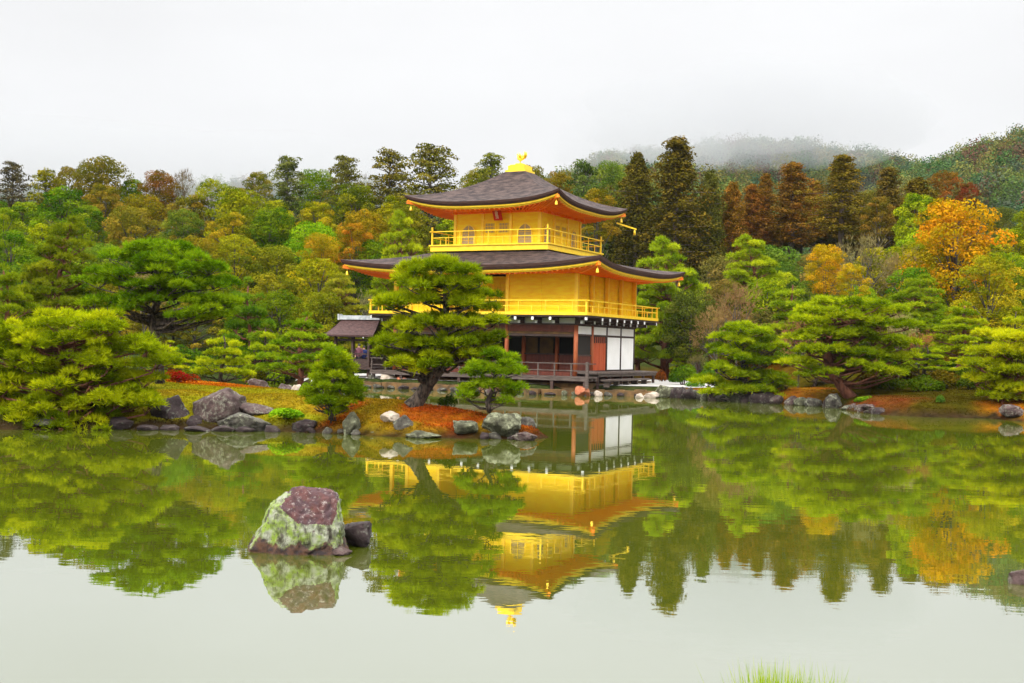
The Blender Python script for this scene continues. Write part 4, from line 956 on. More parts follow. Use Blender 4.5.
# low shrubs
def gen_shrub(seed):
    rg = np.random.default_rng(seed); k = 700; V = []; A = []
    for _ in range(9):
        c = np.array([rg.uniform(-.35, .35), rg.uniform(-.35, .35), rg.uniform(.15, .45)]); d = sphere_dirs(120, rg, -.3); P = c + d * rg.uniform(.2, .32)
        v_, a = leaves(P, d, np.full(len(P), rg.uniform(.2, .8)), .10, .8, rg); V.append(v_); A.append(a)
    b = MB(); 
    for _ in range(5): b.tube([(0, 0, -.1), (rg.uniform(-.3, .3), rg.uniform(-.3, .3), .4)], [.03, .01], 5)
    return mb_mesh(b, 'shrub_stems', M['greybark']), np_mesh('shrub_foliage', np.concatenate(V), 4, M['leaves'], np.concatenate(A)), .75, 1.2
SHR = [gen_shrub(70 + i) for i in range(3)]
for i, (px, top, Yd, wd, c, lab) in enumerate([
    (694, 379, 66, 22, (.09, .2, .04), 'small clipped green shrub at the edge of the white gravel'),
    (284, 412, 33.6, 40, (.13, .26, .012), 'bright green low shrub hanging over the water right of the flat reddish stone'),
    (180, 368, 42, 36, (.22, .03, .012), 'red leaved low shrub at the left end of the moss lawn'),
    (662, 368, 76, 14, (.18, .05, .02), 'little reddish shrub on the orange moss behind the gravel'),
    (676, 374, 74, 18, (.07, .16, .02), 'round green shrub on the orange moss behind the gravel'),
    (712, 366, 76, 22, (.07, .15, .02), 'green shrub left of the layered pine on the orange moss'),
    (940, 401, 50.2, 12, (.06, .13, .03), 'tiny green plant at the waterline before the brown bank'),
    (860, 396, 53.5, 26, (.09, .17, .012), 'low green shrub at the foot of the leaning shore pine'),
    (446, 395, 34.6, 22, (.03, .05, .012), 'dark dome shaped shrub behind the red mound left of the small pine'),
    (312, 380, 44, 26, (.12, .2, .012), 'green shrub behind the bushy pine')]):
    put(SHR, i, px, top, Yd, wd, c, 'shrub', lab, crown='foliage', cat='shrub')
g_ = (-.93, 34.6)

for i in range(26):
    left = i < 13; px = (185 + (i % 13) * 12 if left else 690 + (i - 13) * 26) + rr.uniform(-6, 6); Yq = rr.uniform(56, 76) if left else rr.uniform(66, 82)
    xg, _, _ = wp(px, 360, Yq); g0 = gz(xg, Yq); hh = rr.uniform(.7, 1.7); y_top = 347.3 + (px - 512) * .0229 - (g0 + hh - CH) * 1184.6 / Yq
    put(SHR, i, px, y_top, Yq, hh * 1184.6 / Yq * 1.5, rr.choice([(.06, .11, .008), (.10, .15, .008), (.045, .09, .01), (.14, .13, .01)]), 'shrub', 'rounded green shrub under the garden pines ' + ('behind the yellow moss lawn' if left else 'behind the right bank'), 'shrubs under the pines ' + ('left' if left else 'right') + ' of the pavilion', crown='foliage', cat='shrub')

for i in range(12):
    px = 872 + i * 11 + rr.uniform(-4, 4); Yq = rr.uniform(56, 64); xg, _, _ = wp(px, 380, Yq); g0 = gz(xg, Yq); hh = rr.uniform(.5, 1.1); y_top = 347.3 + (px - 512) * .0229 - (g0 + hh - CH) * 1184.6 / Yq
    put(SHR, i, px, y_top, Yq, hh * 1184.6 / Yq * 2, rr.choice([(.04, .06, .006), (.07, .05, .006), (.05, .08, .006)]), 'shrub', 'low dark shrub on the brown bank under the pines at the right', 'dark shrubs on the right bank', crown='foliage', cat='shrub')

# ---------------- forest tree builders
def gen_broad(seed, H=10., W=8., nc=34, per=230, leaf=.27, lumpy=1.4, low=.1):
    rg = np.random.default_rng(seed); V = []; A = []; b = MB(); rd = random.Random(seed)
    b.tube([(0, 0, -1), (.1, 0, H * .3), (rd.uniform(-.3, .3), rd.uniform(-.3, .3), H * .85)], [.24, .18, .05], 7)
    for i in range(nc):
        z = low + (1 - low) * ((i + .5) / nc) ** .85; prof = math.sqrt(max(.03, 1 - (abs(z - .46) / .56) ** 2.3))
        a = i * 2.4 + rd.uniform(-.5, .5); rr_ = prof * (W / 2 - .6) * rd.uniform(.4, 1.12); cr_ = lumpy * rd.uniform(.65, 1.2)
        c = np.array([math.cos(a) * rr_, math.sin(a) * rr_, z * H - cr_ * .6]); d = sphere_dirs(int(per * cr_ / lumpy), rg, -.55)
        P = c + d * np.array([cr_, cr_, cr_ * .7]) * rg.uniform(.72, 1.06, (len(d), 1))
        v_, a_ = leaves(P, d + np.array([0, 0, .3]), np.full(len(P), rg.uniform(0, 1)), leaf, .6, rg); V.append(v_); A.append(a_)
        if i % 2 == 0: b.tube([(0, 0, max(1, c[2] * .6)), (c[0] * .5, c[1] * .5, c[2] * .85), tuple(c)], [.09, .06, .02], 5)
    return mb_mesh(b, 'tree_trunk', M['greybark']), np_mesh('tree_crown', np.concatenate(V), 4, M['leaves'], np.concatenate(A)), H * 1.0, W * 1.05
BROAD = [gen_broad(10 + i, nc=40 + 4 * i, lumpy=1.1 + .14 * (i % 3)) for i in range(5)]
def gen_ragged(seed, H=16., W=7.):
    rg = np.random.default_rng(seed); V = []; A = []; b = MB(); rd = random.Random(seed)
    b.tube([(0, 0, -1), (0, 0, H * .5), (.15, .1, H * .98)], [.28, .2, .03], 7)
    n_ = 64
    for i in range(n_):
        t = .25 + .75 * (i / n_) ** .95; a = i * 2.4 + rd.uniform(-.4, .4); R_ = (W / 2) * (1 - ((t - .3) / .72) ** 2.4 * .78 if t > .3 else .8) * rd.uniform(.45, 1.1)
        z = t * H; tip = Vector((math.cos(a) * R_, math.sin(a) * R_, z + R_ * .22))
        b.tube([(0, 0, z - .3), tuple(tip * .55 + Vector((0, 0, z * .45 - .1))), tuple(tip)], [.07, .045, .015], 4)
        for q in (.55, .8, 1.02):
            if rd.random() < .18: continue
            c = np.array([tip.x * q, tip.y * q, z + R_ * .2 * q]) + rg.normal(size=3) * .22; cr_ = rd.uniform(.5, .95)
            d = sphere_dirs(52, rg, -.5); P = c + d * np.array([cr_, cr_, cr_ * .55]) * rg.uniform(.6, 1.1, (len(d), 1))
            v_, a_ = leaves(P, d + np.array([0, 0, .3]), np.full(len(P), rg.uniform(0, 1)), .27, .8, rg); V.append(v_); A.append(a_)
    return mb_mesh(b, 'conifer_trunk', M['greybark']), np_mesh('conifer_crown', np.concatenate(V), 4, M['cedarleaf'], np.concatenate(A)), H * 1.01, W
RAG = [gen_ragged(20 + i) for i in range(4)]
def gen_cedar(seed, H=24., W=8., low=.38):
    rg = np.random.default_rng(seed); V = []; A = []; b = MB(); rd = random.Random(seed)
    b.tube([(0, 0, -1), (0, 0, H * .5), (.1, .1, H * .98)], [.42, .28, .03], 8)
    n_ = 105
    for i in range(n_):
        t = low + (1 - low) * (i / n_) ** .9; u = (t - low) / (1 - low); a = i * 2.4 + rd.uniform(-.5, .5)
        R_ = (W / 2) * (1 - u ** 1.25) ** .85 * rd.uniform(.4, 1.2) * (.75 if u < .1 else 1) + .25; z = t * H
        R_ *= 1 + .75 * noise.noise(Vector((math.cos(a) * .9, math.sin(a) * .9, z * .28 + seed)))
        b.tube([(0, 0, z), (math.cos(a) * R_, math.sin(a) * R_, z - .1)], [.06, .015], 4)
        for q in (.45, .75, 1.0):
            c = np.array([math.cos(a) * R_ * q, math.sin(a) * R_ * q, z - .25 * q]) + rg.normal(size=3) * .25; cr_ = rd.uniform(.5, 1.15) * (.75 if u > .8 else 1)
            d = sphere_dirs(58, rg, -.9); P = c + d * np.array([cr_, cr_, cr_ * .85]) * rg.uniform(.65, 1.08, (len(d), 1))
            v_, a_ = leaves(P, d + np.array([0, 0, .2]), np.full(len(P), np.clip(.25 + .5 * (q - .45) + rg.uniform(-.3, .4), 0, 1)), .30, .7, rg); V.append(v_); A.append(a_)
    return mb_mesh(b, 'cedar_trunk', M['cedarbark']), np_mesh('cedar_crown', np.concatenate(V), 4, M['cedarleaf'], np.concatenate(A)), H * 1.01, W
CED = [gen_cedar(30), gen_cedar(31, W=7), gen_cedar(32, low=.3), gen_cedar(33, W=6, low=.2)]
def gen_bare(seed, H=6., W=5.):
    rd = random.Random(seed); b = MB(); tw = []; 
    def grow(p, d, ln, r, dep):
        q = p + d * ln; (b.tube([p, q], [r, r * .65], 5 if dep < 3 else 3, cap=False) if dep < 4 else tw.append((p, q)))
        if dep >= 6: return
        for _ in range(3 if dep > 1 else 4):
            nd = (d + Vector((rd.gauss(0, .55), rd.gauss(0, .55), rd.gauss(.12, .35)))).normalized(); grow(q, nd, ln * rd.uniform(.62, .85), r * .6, dep + 1)
    grow(Vector((0, 0, -.2)), Vector((0, 0, 1)), H * .26, .10, 0)
    P0 = np.array([t[0] for t in tw]); P1 = np.array([t[1] for t in tw]); rg = np.random.default_rng(seed); S = unit(np.cross(P1 - P0, rg.normal(size=P0.shape))) * .02
    V = np.stack([P0 - S, P0 + S, P1], 1).reshape(-1, 3); zs = V[:, 2].max(); wd = np.ptp(V[:, 0])
    return mb_mesh(b, 'bare_trunk', M['greybark']), np_mesh('bare_twigs', V, 3, M['twigs'], rg.uniform(0, 1, len(P0))), zs, wd
BARE = [gen_bare(50 + i) for i in range(3)]

ZONES = [(95, 'at the far left'), (200, 'above the umbrella pine'), (330, 'right of the umbrella pine'), (440, 'left of the top roof'), (560, 'behind the top roof'),
         (640, 'right of the top roof'), (720, 'beside the giant cedars'), (850, 'above the layered pine'), (1200, 'around the orange crowned tree')]
def zone(px): return next(t for x, t in ZONES if px < x)
def cname(c):
    r, g, b_ = c
    if r > g * 1.8: return 'orange' if r > .2 else 'red brown'
    if r > g * 1.1: return 'golden brown' if g > .12 else 'brown'
    if r > g * .85: return 'yellow green' if g > .14 else 'olive'
    if b_ > g * .3: return 'grey green'
    return 'light green' if g > .15 else 'green' if g > .09 else 'dark green'
seen = {}
def forest(kind, i, px, top, Y, w, c, special=None, where='back'):
    pr, nm, cr, word = {'b': (BROAD, 'leafy_tree', 'crown', 'leafy tree'), 'r': (RAG, 'ragged_conifer', 'crown', 'ragged conifer'), 'c': (CED, 'cedar_tree', 'crown', 'tall cedar'), 't': (BARE, 'bare_tree', 'twigs', 'bare twiggy tree')}[kind]
    if special: lab, g_ = special, None
    else:
        pos = {'back': 'on the skyline', 'mid': 'in the middle of the wood', 'low': 'at the foot of the wood', 'deep': 'deep in the wood'}[where]
        lab = f'{cname(c)} {word} {pos} {zone(px)}'; g_ = f'{cname(c)} {word}s {pos} {zone(px)}'
    put(pr, i, px, top, Y, w, c, nm, lab, g_, crown=cr)
og = (.14, .13, .012); dk = (.035, .07, .02); gr = (.085, .13, .008); yg = (.20, .205, .008); gg = (.07, .095, .035); br = (.15, .075, .02); rb = (.15, .065, .018); orr = (.45, .2, .01); lg = (.14, .2, .01)
# skyline
for k, i, px, top, Y, w, c, sp in [
    ('r', 0, 14, 163, 120, 44, (.06, .05, .05), 'sparse dark tree on the skyline in the upper left corner'),
    ('b', 1, -20, 185, 118, 60, og, None), ('r', 1, 46, 170, 118, 44, og, None), ('b', 0, 70, 166, 124, 52, (.11, .09, .02), None),
    ('b', 2, 100, 155, 120, 68, (.11, .095, .018), 'broad olive brown crown, highest on the left skyline'), ('b', 3, 132, 178, 122, 40, gr, None),
    ('b', 4, 160, 170, 118, 46, (.14, .075, .02), 'rusty orange brown crown on the skyline above the umbrella pine'), ('t', 0, 183, 165, 120, 34, (.1, .07, .07), 'bare mauve tree on the skyline right of the rusty crown'),
    ('b', 0, 212, 178, 112, 46, (.15, .17, .012), None), ('b', 1, 236, 186, 116, 36, og, None), ('b', 3, 258, 171, 122, 38, (.13, .12, .015), None),
    ('r', 2, 288, 157, 112, 54, (.07, .08, .04), 'tall grey green conifer with a bare stem on the skyline left of the pavilion'), ('b', 2, 316, 168, 130, 56, gr, None),
    ('r', 0, 347, 157, 116, 58, (.09, .085, .03), None), ('r', 3, 391, 152, 116, 70, (.10, .085, .025), None), ('r', 1, 432, 146, 112, 80, (.105, .095, .025), 'tallest ragged conifer left of the top roof'),
    ('b', 4, 478, 168, 128, 50, og, None), ('r', 2, 492, 154, 124, 50, (.09, .10, .02), None), ('b', 0, 530, 164, 132, 54, (.13, .11, .015), None), ('b', 1, 560, 170, 128, 44, (.16, .11, .015), None),
    ('r', 3, 585, 162, 124, 50, (.05, .075, .03), None), ('b', 2, 612, 160, 150, 50, (.10, .14, .03), None), ('b', 3, 598, 188, 116, 50, (.16, .12, .012), None), ('b', 0, 634, 176, 150, 60, (.11, .12, .04), None),
    ('c', 0, 638, 154, 128, 66, (.075, .06, .014), 'dark giant cedar, the shorter of the pair right of the pavilion'), ('c', 2, 678, 136, 126, 84, (.085, .062, .014), 'giant dark cedar, the tallest tree right of the pavilion'),
    ('c', 1, 711, 171, 128, 40, (.08, .08, .025), None), ('c', 0, 733, 182, 130, 44, (.15, .075, .018), None), ('c', 3, 752, 184, 134, 36, rb, None), ('c', 1, 766, 174, 136, 34, (.14, .07, .018), None),
    ('c', 3, 793, 162, 132, 50, (.14, .07, .02), 'reddish brown pointed cedar standing out of the right skyline'), ('c', 2, 815, 180, 138, 40, rb, None), ('c', 2, 843, 154, 124, 66, (.12, .085, .018), 'tall golden brown cedar at the middle of the right skyline'),
    ('b', 4, 868, 190, 130, 40, (.11, .10, .03), None), ('c', 3, 889, 167, 122, 40, (.10, .07, .025), 'slim dark cedar left of the orange crowned tree'), ('b', 3, 880, 196, 118, 40, (.13, .09, .02), None), ('c', 1, 918, 178, 124, 60, (.12, .085, .02), None),
    ('b', 1, 946, 170, 128, 42, (.15, .07, .02), None), ('b', 0, 968, 182, 124, 30, (.12, .035, .02), 'dark red crown on the skyline above the orange crowned tree'), ('b', 2, 1000, 206, 130, 44, (.08, .09, .03), None), ('b', 3, 1040, 200, 125, 60, gr, None), ('b', 4, -60, 175, 118, 60, gr, None)]:
    forest(k, i, px, top, Y, w, c, sp)
# dim trunks and crowns deep in the cedar grove
for j in range(40):
    px = 552 + j * 9 + rr.uniform(-3, 3); forest('c', j, px, 203 + rr.uniform(-14, 14), 136 + rr.uniform(0, 12), 36, (.05, .05, .018) if px < 740 else rr.choice([(.10, .06, .018), (.07, .06, .02), (.09, .08, .02)]), None, 'deep')
# body of the wood
pal = {0: [gr, lg, yg, (.08, .14, .01), (.12, .18, .01)], 1: [gr, og, (.10, .14, .02), (.15, .13, .02)], 2: [yg, gr, (.22, .19, .012), og, gr, lg, (.2, .18, .012)], 3: [(.20, .17, .012), (.19, .15, .012), yg, gr, og, gr],
       4: [og, yg, (.16, .12, .012)], 5: [og, gr, (.15, .12, .015)], 6: [dk, (.07, .08, .02), (.10, .075, .02)], 7: [lg, gr, (.14, .11, .05), (.10, .15, .03)], 8: [gr, (.15, .12, .06), lg, yg]}
zi = lambda px: next(i for i, (x, t) in enumerate(ZONES) if px < x)
for row, (y0_, Y0_, w_, nm) in enumerate([(192, 112, 62, 'mid'), (212, 104, 64, 'mid'), (238, 96, 66, 'mid'), (266, 88, 66, 'low'), (294, 82, 60, 'low')]):
    px = -60 + row * 13
    while px < 1090:
        if (row < 2 and 700 < px < 910) or (row < 4 and 545 < px < 720) or (row >= 3 and 355 < px < 690) or (row >= 2 and 395 < px < 545): px += 20; continue
        c = rr.choice(pal[zi(px)]); yy = y0_ + rr.uniform(-10, 12) + (8 if px > 700 else 0)
        if 920 < px < 1010 and row == 0: yy += 30
        c = tuple(v * rr.uniform(.85, 1.15) for v in c)
        forest('b' if rr.random() < .9 or row < 1 else 't', rr.randrange(5), px, yy, Y0_ + rr.uniform(-3, 3), w_ * rr.uniform(.8, 1.15), c, None, nm); px += w_ * rr.uniform(.6, .8)
for k, i, px, top, Y, w, c, sp in [
    ('b', 4, 956, 197, 88, 104, (.36, .20, .008), 'big bright orange and yellow crowned tree on the right'),
    ('b', 1, 990, 252, 80, 70, (.22, .20, .012), 'yellow green tree below the orange crowned tree'),
    ('b', 2, 826, 243, 84, 46, (.34, .21, .01), 'small orange yellow tree between the tall pine and the orange crowned tree'),
    ('b', 0, 852, 262, 82, 40, (.3, .22, .012), 'yellow tree right of the small orange yellow tree'),
    ('b', 3, 356, 222, 96, 48, (.24, .13, .012), 'orange brown tree above the tip of the lower roof'),
    ('b', 2, 322, 232, 92, 46, (.26, .18, .012), 'golden green tree left of the orange brown tree'),
    ('t', 1, 868, 226, 90, 70, (.16, .13, .12), 'grey bare tree left of the orange crowned tree'), ('t', 2, 905, 240, 92, 60, (.2, .14, .12), 'pinkish bare tree below the slim dark cedar'),
    ('t', 0, 738, 280, 78, 66, (.17, .10, .10), 'mauve bare tree behind the layered pine'), ('t', 1, 718, 300, 76, 50, (.2, .13, .11), 'bare brown tree at the back of the gravel'), ('t', 2, 698, 350, 74, 26, (.14, .12, .10), 'small bare tree with pale trunk behind the gravel'),
    ('t', 0, 900, 310, 62, 50, (.24, .2, .18), 'whitish bare tree above the leaning shore pine'), ('t', 2, 920, 325, 62, 44, (.22, .09, .07), 'reddish bare shrub tree right of the leaning shore pine'),
    ('t', 1, 800, 312, 66, 50, (.2, .1, .09), 'pink brown bare tree left of the leaning shore pine'), ('t', 2, 368, 285, 86, 30, (.2, .18, .17), 'pale bare tree under the left end of the lower roof'),
    ('t', 0, 146, 262, 70, 50, (.2, .14, .12), 'bare pinkish tree behind the umbrella pine')]:
    forest(k, i, px, top, Y, w, c, sp)

# ================================================================== HILLS beyond, with their woods
def ridge_hill(name, prof, Y0_, Y1_, depth, zbase=4, hd=8.):
    """prof: (px, py) skyline seen at the crest distance"""
    mb = MB(); cols = []
    n_ = 60
    for i in range(n_ + 1):
        px = prof[0][0] + (prof[-1][0] - prof[0][0]) * i / n_
        for (a, ya), (c, yc) in zip(prof, prof[1:]):
            if a <= px <= c: py = ya + (yc - ya) * (px - a) / (c - a); break
        cols.append((px, py))
    nr_ = 12
    for j in range(nr_ + 1):
        t = j / nr_; Yr = Y0_ + (Y1_ - Y0_) * t if t < .999 else Y1_
        for px, py in cols:
            x, y, z = wp(px, py, Y1_); zz = zbase + (z - hd - zbase) * math.sin(t * math.pi / 2) ** 1.1; q = Yr / Y1_
            mb.v.append((x * (.4 + .6 * q), Yr, zz + 1.5 * noise.noise(Vector((x * .03, Yr * .03, 0)))))
    for px, py in cols:
        x, y, z = wp(px, py, Y1_); mb.v.append((x * 1.1, Y1_ + depth, zbase))
    w = n_ + 1
    for j in range(nr_ + 1):
        for i in range(n_): mb.f.append([j * w + i, j * w + i + 1, (j + 1) * w + i + 1, (j + 1) * w + i]); mb.m.append(0); mb.sm.append(True)
    return mb, w, nr_
M['hill'] = mat('wooded_hillside_soil', (.04, .055, .015), .95, 0, (.07, .06, .02), .05)
def wood(name, mb, w, nr_, seed, count, size, cols, label):
    rg = np.random.default_rng(seed); V = np.array(mb.v); cents = []
    for _ in range(count):
        j = rg.integers(0, nr_); i = rg.integers(0, w - 1); a = rg.random(); c = rg.random()
        p = (V[j * w + i] * (1 - a) + V[j * w + i + 1] * a) * (1 - c) + (V[(j + 1) * w + i] * (1 - a) + V[(j + 1) * w + i + 1] * a) * c; cents.append(p)
    for i in range(w - 1):                       # crest trees give the ragged skyline
        for a in (.05, .2, .35, .5, .65, .8, .95): cents.append(V[nr_ * w + i] * (1 - a) + V[nr_ * w + i + 1] * a)
    Vs = []; A = []; ci = rg.integers(0, len(cols), len(cents)); carr = []
    for k, p in enumerate(cents):
        h = size * rg.uniform(.6, 1.35); r = h * rg.uniform(.32, .5); d = sphere_dirs(420, rg, -.2)
        lob = 1 + .3 * np.sin(d[:, 0] * 7 + k) * np.cos(d[:, 1] * 6 - k); P = p + np.array([0, 0, h * .45]) + d * np.array([r, r, h * .55]) * (lob * rg.uniform(.75, 1.05, len(d)))[:, None]
        v_, a_ = leaves(P, d, np.full(len(P), rg.uniform(.1, .9)), size * .085, .5, rg); Vs.append(v_); A.append(a_); carr.append(np.repeat(np.array([cols[ci[k]]]), len(v_), 0))
    me = np_mesh(name, np.concatenate(Vs), 4, M['hillwood'], np.concatenate(A))
    ca_ = me.color_attributes.new('Col', 'FLOAT_COLOR', 'POINT'); cc = np.concatenate(carr); ca_.data.foreach_set('color', np.concatenate([cc, np.ones((len(cc), 1))], 1).astype(np.float32).ravel())
    return link(name, me, label=label, cat='woodland', kind='stuff')
M['hillwood'] = foliage('hillside_wood', .04, .2, .6, 1.3, .02); M['moss'] = foliage('moss_tufts', .02, .2, .7, 1.3, 1)
for _k in ('hillwood', 'moss'):
    _n = M[_k].node_tree; _h = next(q for q in _n.nodes if q.type == 'HUE_SAT'); _a = _n.nodes.new('ShaderNodeAttribute'); _a.attribute_name = 'Col'; _n.links.new(_a.outputs['Color'], _h.inputs['Color'])
hc = [(.06, .12, .03), (.05, .10, .04), (.10, .14, .03), (.14, .13, .03), (.12, .07, .04), (.07, .09, .05), (.16, .17, .04)]
mb, w, k = ridge_hill('hill', [(780, 240), (860, 190), (900, 166), (930, 154), (960, 142), (1000, 130), (1040, 128), (1100, 120), (1250, 105), (1420, 130)], 190, 400, 300, 4, 13)
mb.build('wooded_hill', M['hill'], kind='structure'); wood('hillside_wood', mb, w, k, 1, 1500, 8, hc, 'wooded green hillside rising at the right edge')
mb, w, k = ridge_hill('hill', [(480, 250), (540, 190), (585, 172), (620, 160), (640, 156), (680, 162), (760, 190), (860, 240)], 190, 330, 200, 4, 12)
mb.build('wooded_hill', M['hill'], kind='structure'); wood('hillside_wood', mb, w, k, 2, 600, 8, hc, 'wooded rise seen between the top roof and the giant cedars')
mb, w, k = ridge_hill('hill', [(480, 195), (560, 178), (600, 158), (680, 150), (760, 140), (820, 150), (880, 160), (960, 175), (1040, 190)], 430, 760, 400, 8, 16)
mb.build('misty_mountain', M['hill'], kind='structure'); wood('mountain_wood', mb, w, k, 3, 1300, 13, hc, 'grey wooded mountain fading into mist behind the right skyline')
mb, w, k = ridge_hill('hill', [(-260, 200), (-100, 192), (0, 186), (80, 190), (200, 182), (240, 180), (300, 176), (360, 178), (440, 190), (520, 230)], 430, 700, 400, 8, 16)
mb.build('misty_mountain', M['hill'], kind='structure'); wood('mountain_wood', mb, w, k, 4, 900, 12, hc, 'pale blue distant hills showing through the left skyline')

# ================================================================== NEAR BANK grass
rg = np.random.default_rng(77); gp = []
for (px, wd_, cnt) in [(775, 26, 260), (800, 26, 120), (760, 14, 60), (835, 24, 40)]:
    for _ in range(cnt):
        q = px + rg.normal() * wd_ * .45; Yq = 5.0 + rg.uniform(-.15, .15); x, _, _ = wp(q, 683, Yq); gp.append((x, Yq, gz(x, Yq) - .02))
gp = np.array(gp); A_ = unit(np.tile([0, 0, 1.], (len(gp), 1)) + rg.normal(size=gp.shape) * .12)
hgt = []
V, v = tufts(gp, A_, rg.uniform(.2, .9, len(gp)), 4, .545, .014, .12, rg)
go = link('bank_grass', np_mesh('bank_grass', V, 3, M['grass'], v), label='tuft of bright green grass on the near bank at the bottom edge', cat='grass', kind='stuff'); go.color = (.26, .36, .01, 1)

# ================================================================== moss and needle litter on the ground
rg = np.random.default_rng(9); n0 = 260000
yy_ = 31.4 + 34 * rg.random(n0) ** 1.5; xx_ = (rg.random(n0) - .46) * yy_ * .95
dd = shore_d(xx_, yy_); k_ = (dd > .1); xx_, yy_, dd = xx_[k_], yy_[k_], dd[k_]
nn = np.array([noise.fractal(Vector((a * .35, b_ * .35, 0)), .8, 2., 3) for a, b_ in zip(xx_, yy_)])
cc = ground_col(xx_, yy_, dd, nn) * rg.uniform(.6, 1.7, (len(xx_), 1)) * np.array([1.15, 1.15, 1.])
zz0 = land(xx_, yy_) + np.where(dd > .3, nn * .09, 0); keep = ~((yy_ > 62) & (xx_ > -16) & (xx_ < 13)); xx_, yy_, zz0, cc = xx_[keep], yy_[keep], zz0[keep], cc[keep]
Pg = np.stack([xx_, yy_, zz0 - .01], 1); up = unit(np.tile([0, 0, 1.], (len(Pg), 1)) + rg.normal(size=Pg.shape) * .25)
V, v = tufts(Pg, up, rg.uniform(.2, .8, len(Pg)), 2, .05, .032, .5, rg)
mg = np_mesh('moss_cover', V, 3, M['moss'], v); ca_ = mg.color_attributes.new('Col', 'FLOAT_COLOR', 'POINT'); cr6 = np.repeat(cc, 6, 0); ca_.data.foreach_set('color', np.concatenate([cr6, np.ones((len(cr6), 1))], 1).astype(np.float32).ravel())
link('moss_cover', mg, label='moss tufts and fallen pine needles covering the garden banks', cat='moss', kind='stuff')

# ================================================================== VISITORS
def person(loc, rz, hgt, coat, label, group):
    r = empty('person', loc, rz, label=label, cat='person', group=group)
    J = [(0, 0, .92), (0, 0, 1.15), (0, 0, 1.38), (0, 0, 1.5), (0, -.02, 1.62), (0, -.01, 1.72),
         (.10, 0, .88), (.12, .02, .48), (.12, 0, .07), (.12, -.14, .03), (-.10, 0, .88), (-.12, .02, .48), (-.12, 0, .07), (-.12, -.14, .03),
         (.19, 0, 1.4), (.26, .02, 1.12), (.2, -.14, .95), (.17, -.22, .93), (-.19, 0, 1.4), (-.26, .02, 1.12), (-.22, -.1, .9), (-.2, -.16, .84)]
    E_ = [(0, 1), (1, 2), (2, 3), (3, 4), (4, 5), (0, 6), (6, 7), (7, 8), (8, 9), (0, 10), (10, 11), (11, 12), (12, 13), (2, 14), (14, 15), (15, 16), (16, 17), (2, 18), (18, 19), (19, 20), (20, 21)]
    rad = [.15, .15, .17, .055, .10, .07, .10, .07, .045, .04, .10, .07, .045, .04, .075, .055, .042, .04, .075, .055, .042, .04]
    if not hasattr(person, 'me'):
        me0 = bpy.data.meshes.new('body'); me0.from_pydata(J, E_, []); o = bpy.data.objects.new('body_source', me0); COL.objects.link(o)
        sk = o.modifiers.new('s', 'SKIN')
        if not me0.skin_vertices: me0.attributes.new
        for i, sv in enumerate(me0.skin_vertices[0].data if me0.skin_vertices else []): sv.radius = (rad[i], rad[i]); sv.use_root = (i == 0)
        o.modifiers.new('u', 'SUBSURF').levels = 1
        dg = bpy.context.evaluated_depsgraph_get(); person.me = bpy.data.meshes.new_from_object(o.evaluated_get(dg)); bpy.data.objects.remove(o)
    me = person.me.copy(); me.materials.clear()
    me.materials.append(mat('skin', (.5, .3, .2), .6)); me.materials.append(coat); me.materials.append(M['trousers'])
    for p in me.polygons:
        c = p.center; p.material_index = 0 if (c.z > 1.5 or (c.z > .7 and c.z < .96 and abs(c.x) > .14 and c.y < -.09)) else 1 if c.z > .9 or (abs(c.x) > .17 and c.z > .75) else 2
        p.use_smooth = True
    b = link('body', me, r)
    h_ = MB(); vs = []; fs = []
    for i in range(5):
        for j in range(10):
            t = i / 4 * 1.75; a = j / 10 * 6.283; vs.append((.115 * math.sin(t) * math.cos(a), .02 + .125 * math.sin(t) * math.sin(a), 1.66 + .13 * math.cos(t)))
    fs = [(i * 10 + j, i * 10 + (j + 1) % 10, (i + 1) * 10 + (j + 1) % 10, (i + 1) * 10 + j) for i in range(4) for j in range(10)]
    h_.add(vs, fs, 0, True); h_.build('hair', M['hair'], r)
    r.scale = (hgt / 1.76,) * 3
M['trousers'] = mat('dark_trousers', (.02, .02, .03)); M['hair'] = mat('black_hair', (.012, .01, .01), .5)
navy = mat('navy_jacket', (.01, .02, .10)); black = mat('black_coat', (.012, .012, .016)); teal = mat('light_blue_jacket', (.12, .25, .4)); white = mat('pale_coat', (.5, .48, .46)); plum = mat('plum_coat', (.12, .04, .06))
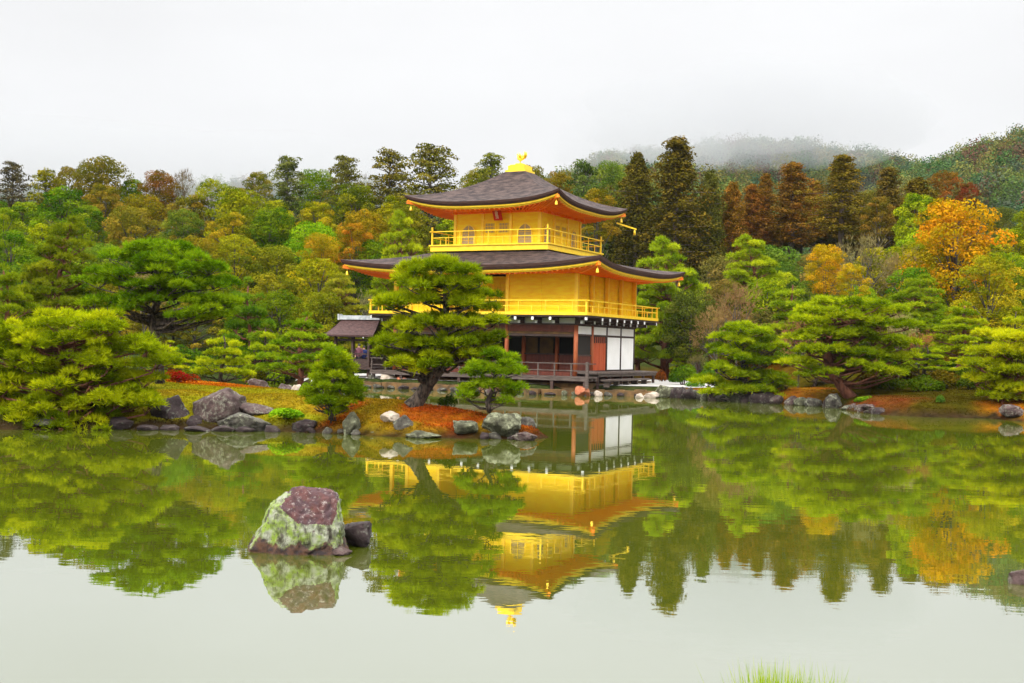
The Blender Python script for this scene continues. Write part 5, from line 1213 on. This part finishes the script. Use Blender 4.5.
for px, py, Yd, ct, hh, lab in [(917, 363, 72, navy, 1.7, 'visitor in a navy jacket, leftmost of the group in the dark hollow on the right'), (926, 366, 71.5, navy, 1.6, 'visitor in a navy jacket beside the leftmost visitor of the right hand group'),
    (938, 364, 72, black, 1.7, 'visitor in a black coat in the middle of the group in the dark hollow'), (945, 367, 71, teal, 1.6, 'visitor in a light blue jacket in the group in the dark hollow'), (955, 362, 73, white, 1.7, 'visitor in a pale coat at the right end of the group in the dark hollow'),
    (359, 344, 80, plum, 1.7, 'visitor in a plum coat seen through the fishing pavilion'), (364, 346, 80.5, navy, 1.65, 'visitor in a dark blue jacket seen through the fishing pavilion')]:
    x, y, z = wp(px, py, Yd); person((x, y, z - hh), 0, hh, ct, lab, None)
# ================================================================== AIR AND MIST
def volmat(name, dens, col, aniso=0.):
    m, n, l = newmat(name); n.remove(n['Principled BSDF']); v = n.new('ShaderNodeVolumePrincipled')
    v.inputs['Density'].default_value = dens; v.inputs['Color'].default_value = (*col, 1); v.inputs['Anisotropy'].default_value = aniso
    l.new(v.outputs[0], n['Material Output'].inputs['Volume']); m.cycles.homogeneous_volume = True; return m
b = MB(); b.box(-600, 600, -60, 1300, -2.5, 260); b.build('haze', volmat('air', .00008, (.40, .45, .5)), kind='stuff', label='thin pale haze in the air over the whole valley', cat='haze')
mm_ = volmat('mist', .008, (.53, .54, .555))
mm2 = volmat('thin_mist', .0022, (.58, .61, .65))
def mist(px, py, Yd, wpx, hpx, dep, lab, mt=None):
    import bmesh
    x, y, z = wp(px, py, Yd); s = Yd / 1184.6; bm = bmesh.new(); bmesh.ops.create_icosphere(bm, subdivisions=4, radius=1)
    for v in bm.verts:
        p = v.co; k = 1 + .35 * noise.noise(p * 1.8 + Vector((px, 0, 0))); v.co = Vector((p.x * wpx * s / 2 * k, p.y * dep / 2 * k, p.z * hpx * s / 2 * k))
    me = bpy.data.meshes.new('mist_bank'); bm.to_mesh(me); bm.free(); me.materials.append(mt or mm_)
    o = link('mist_bank', me, kind='stuff', label=lab, cat='mist'); o.location = (x, y, z)
mist(760, 122, 560, 360, 92, 170, 'white mist bank hiding the top of the grey mountain')
mist(640, 148, 480, 180, 60, 90, 'thin white mist over the wooded rise right of the top roof')
mist(120, 168, 560, 620, 70, 160, 'pale mist over the distant hills on the left')
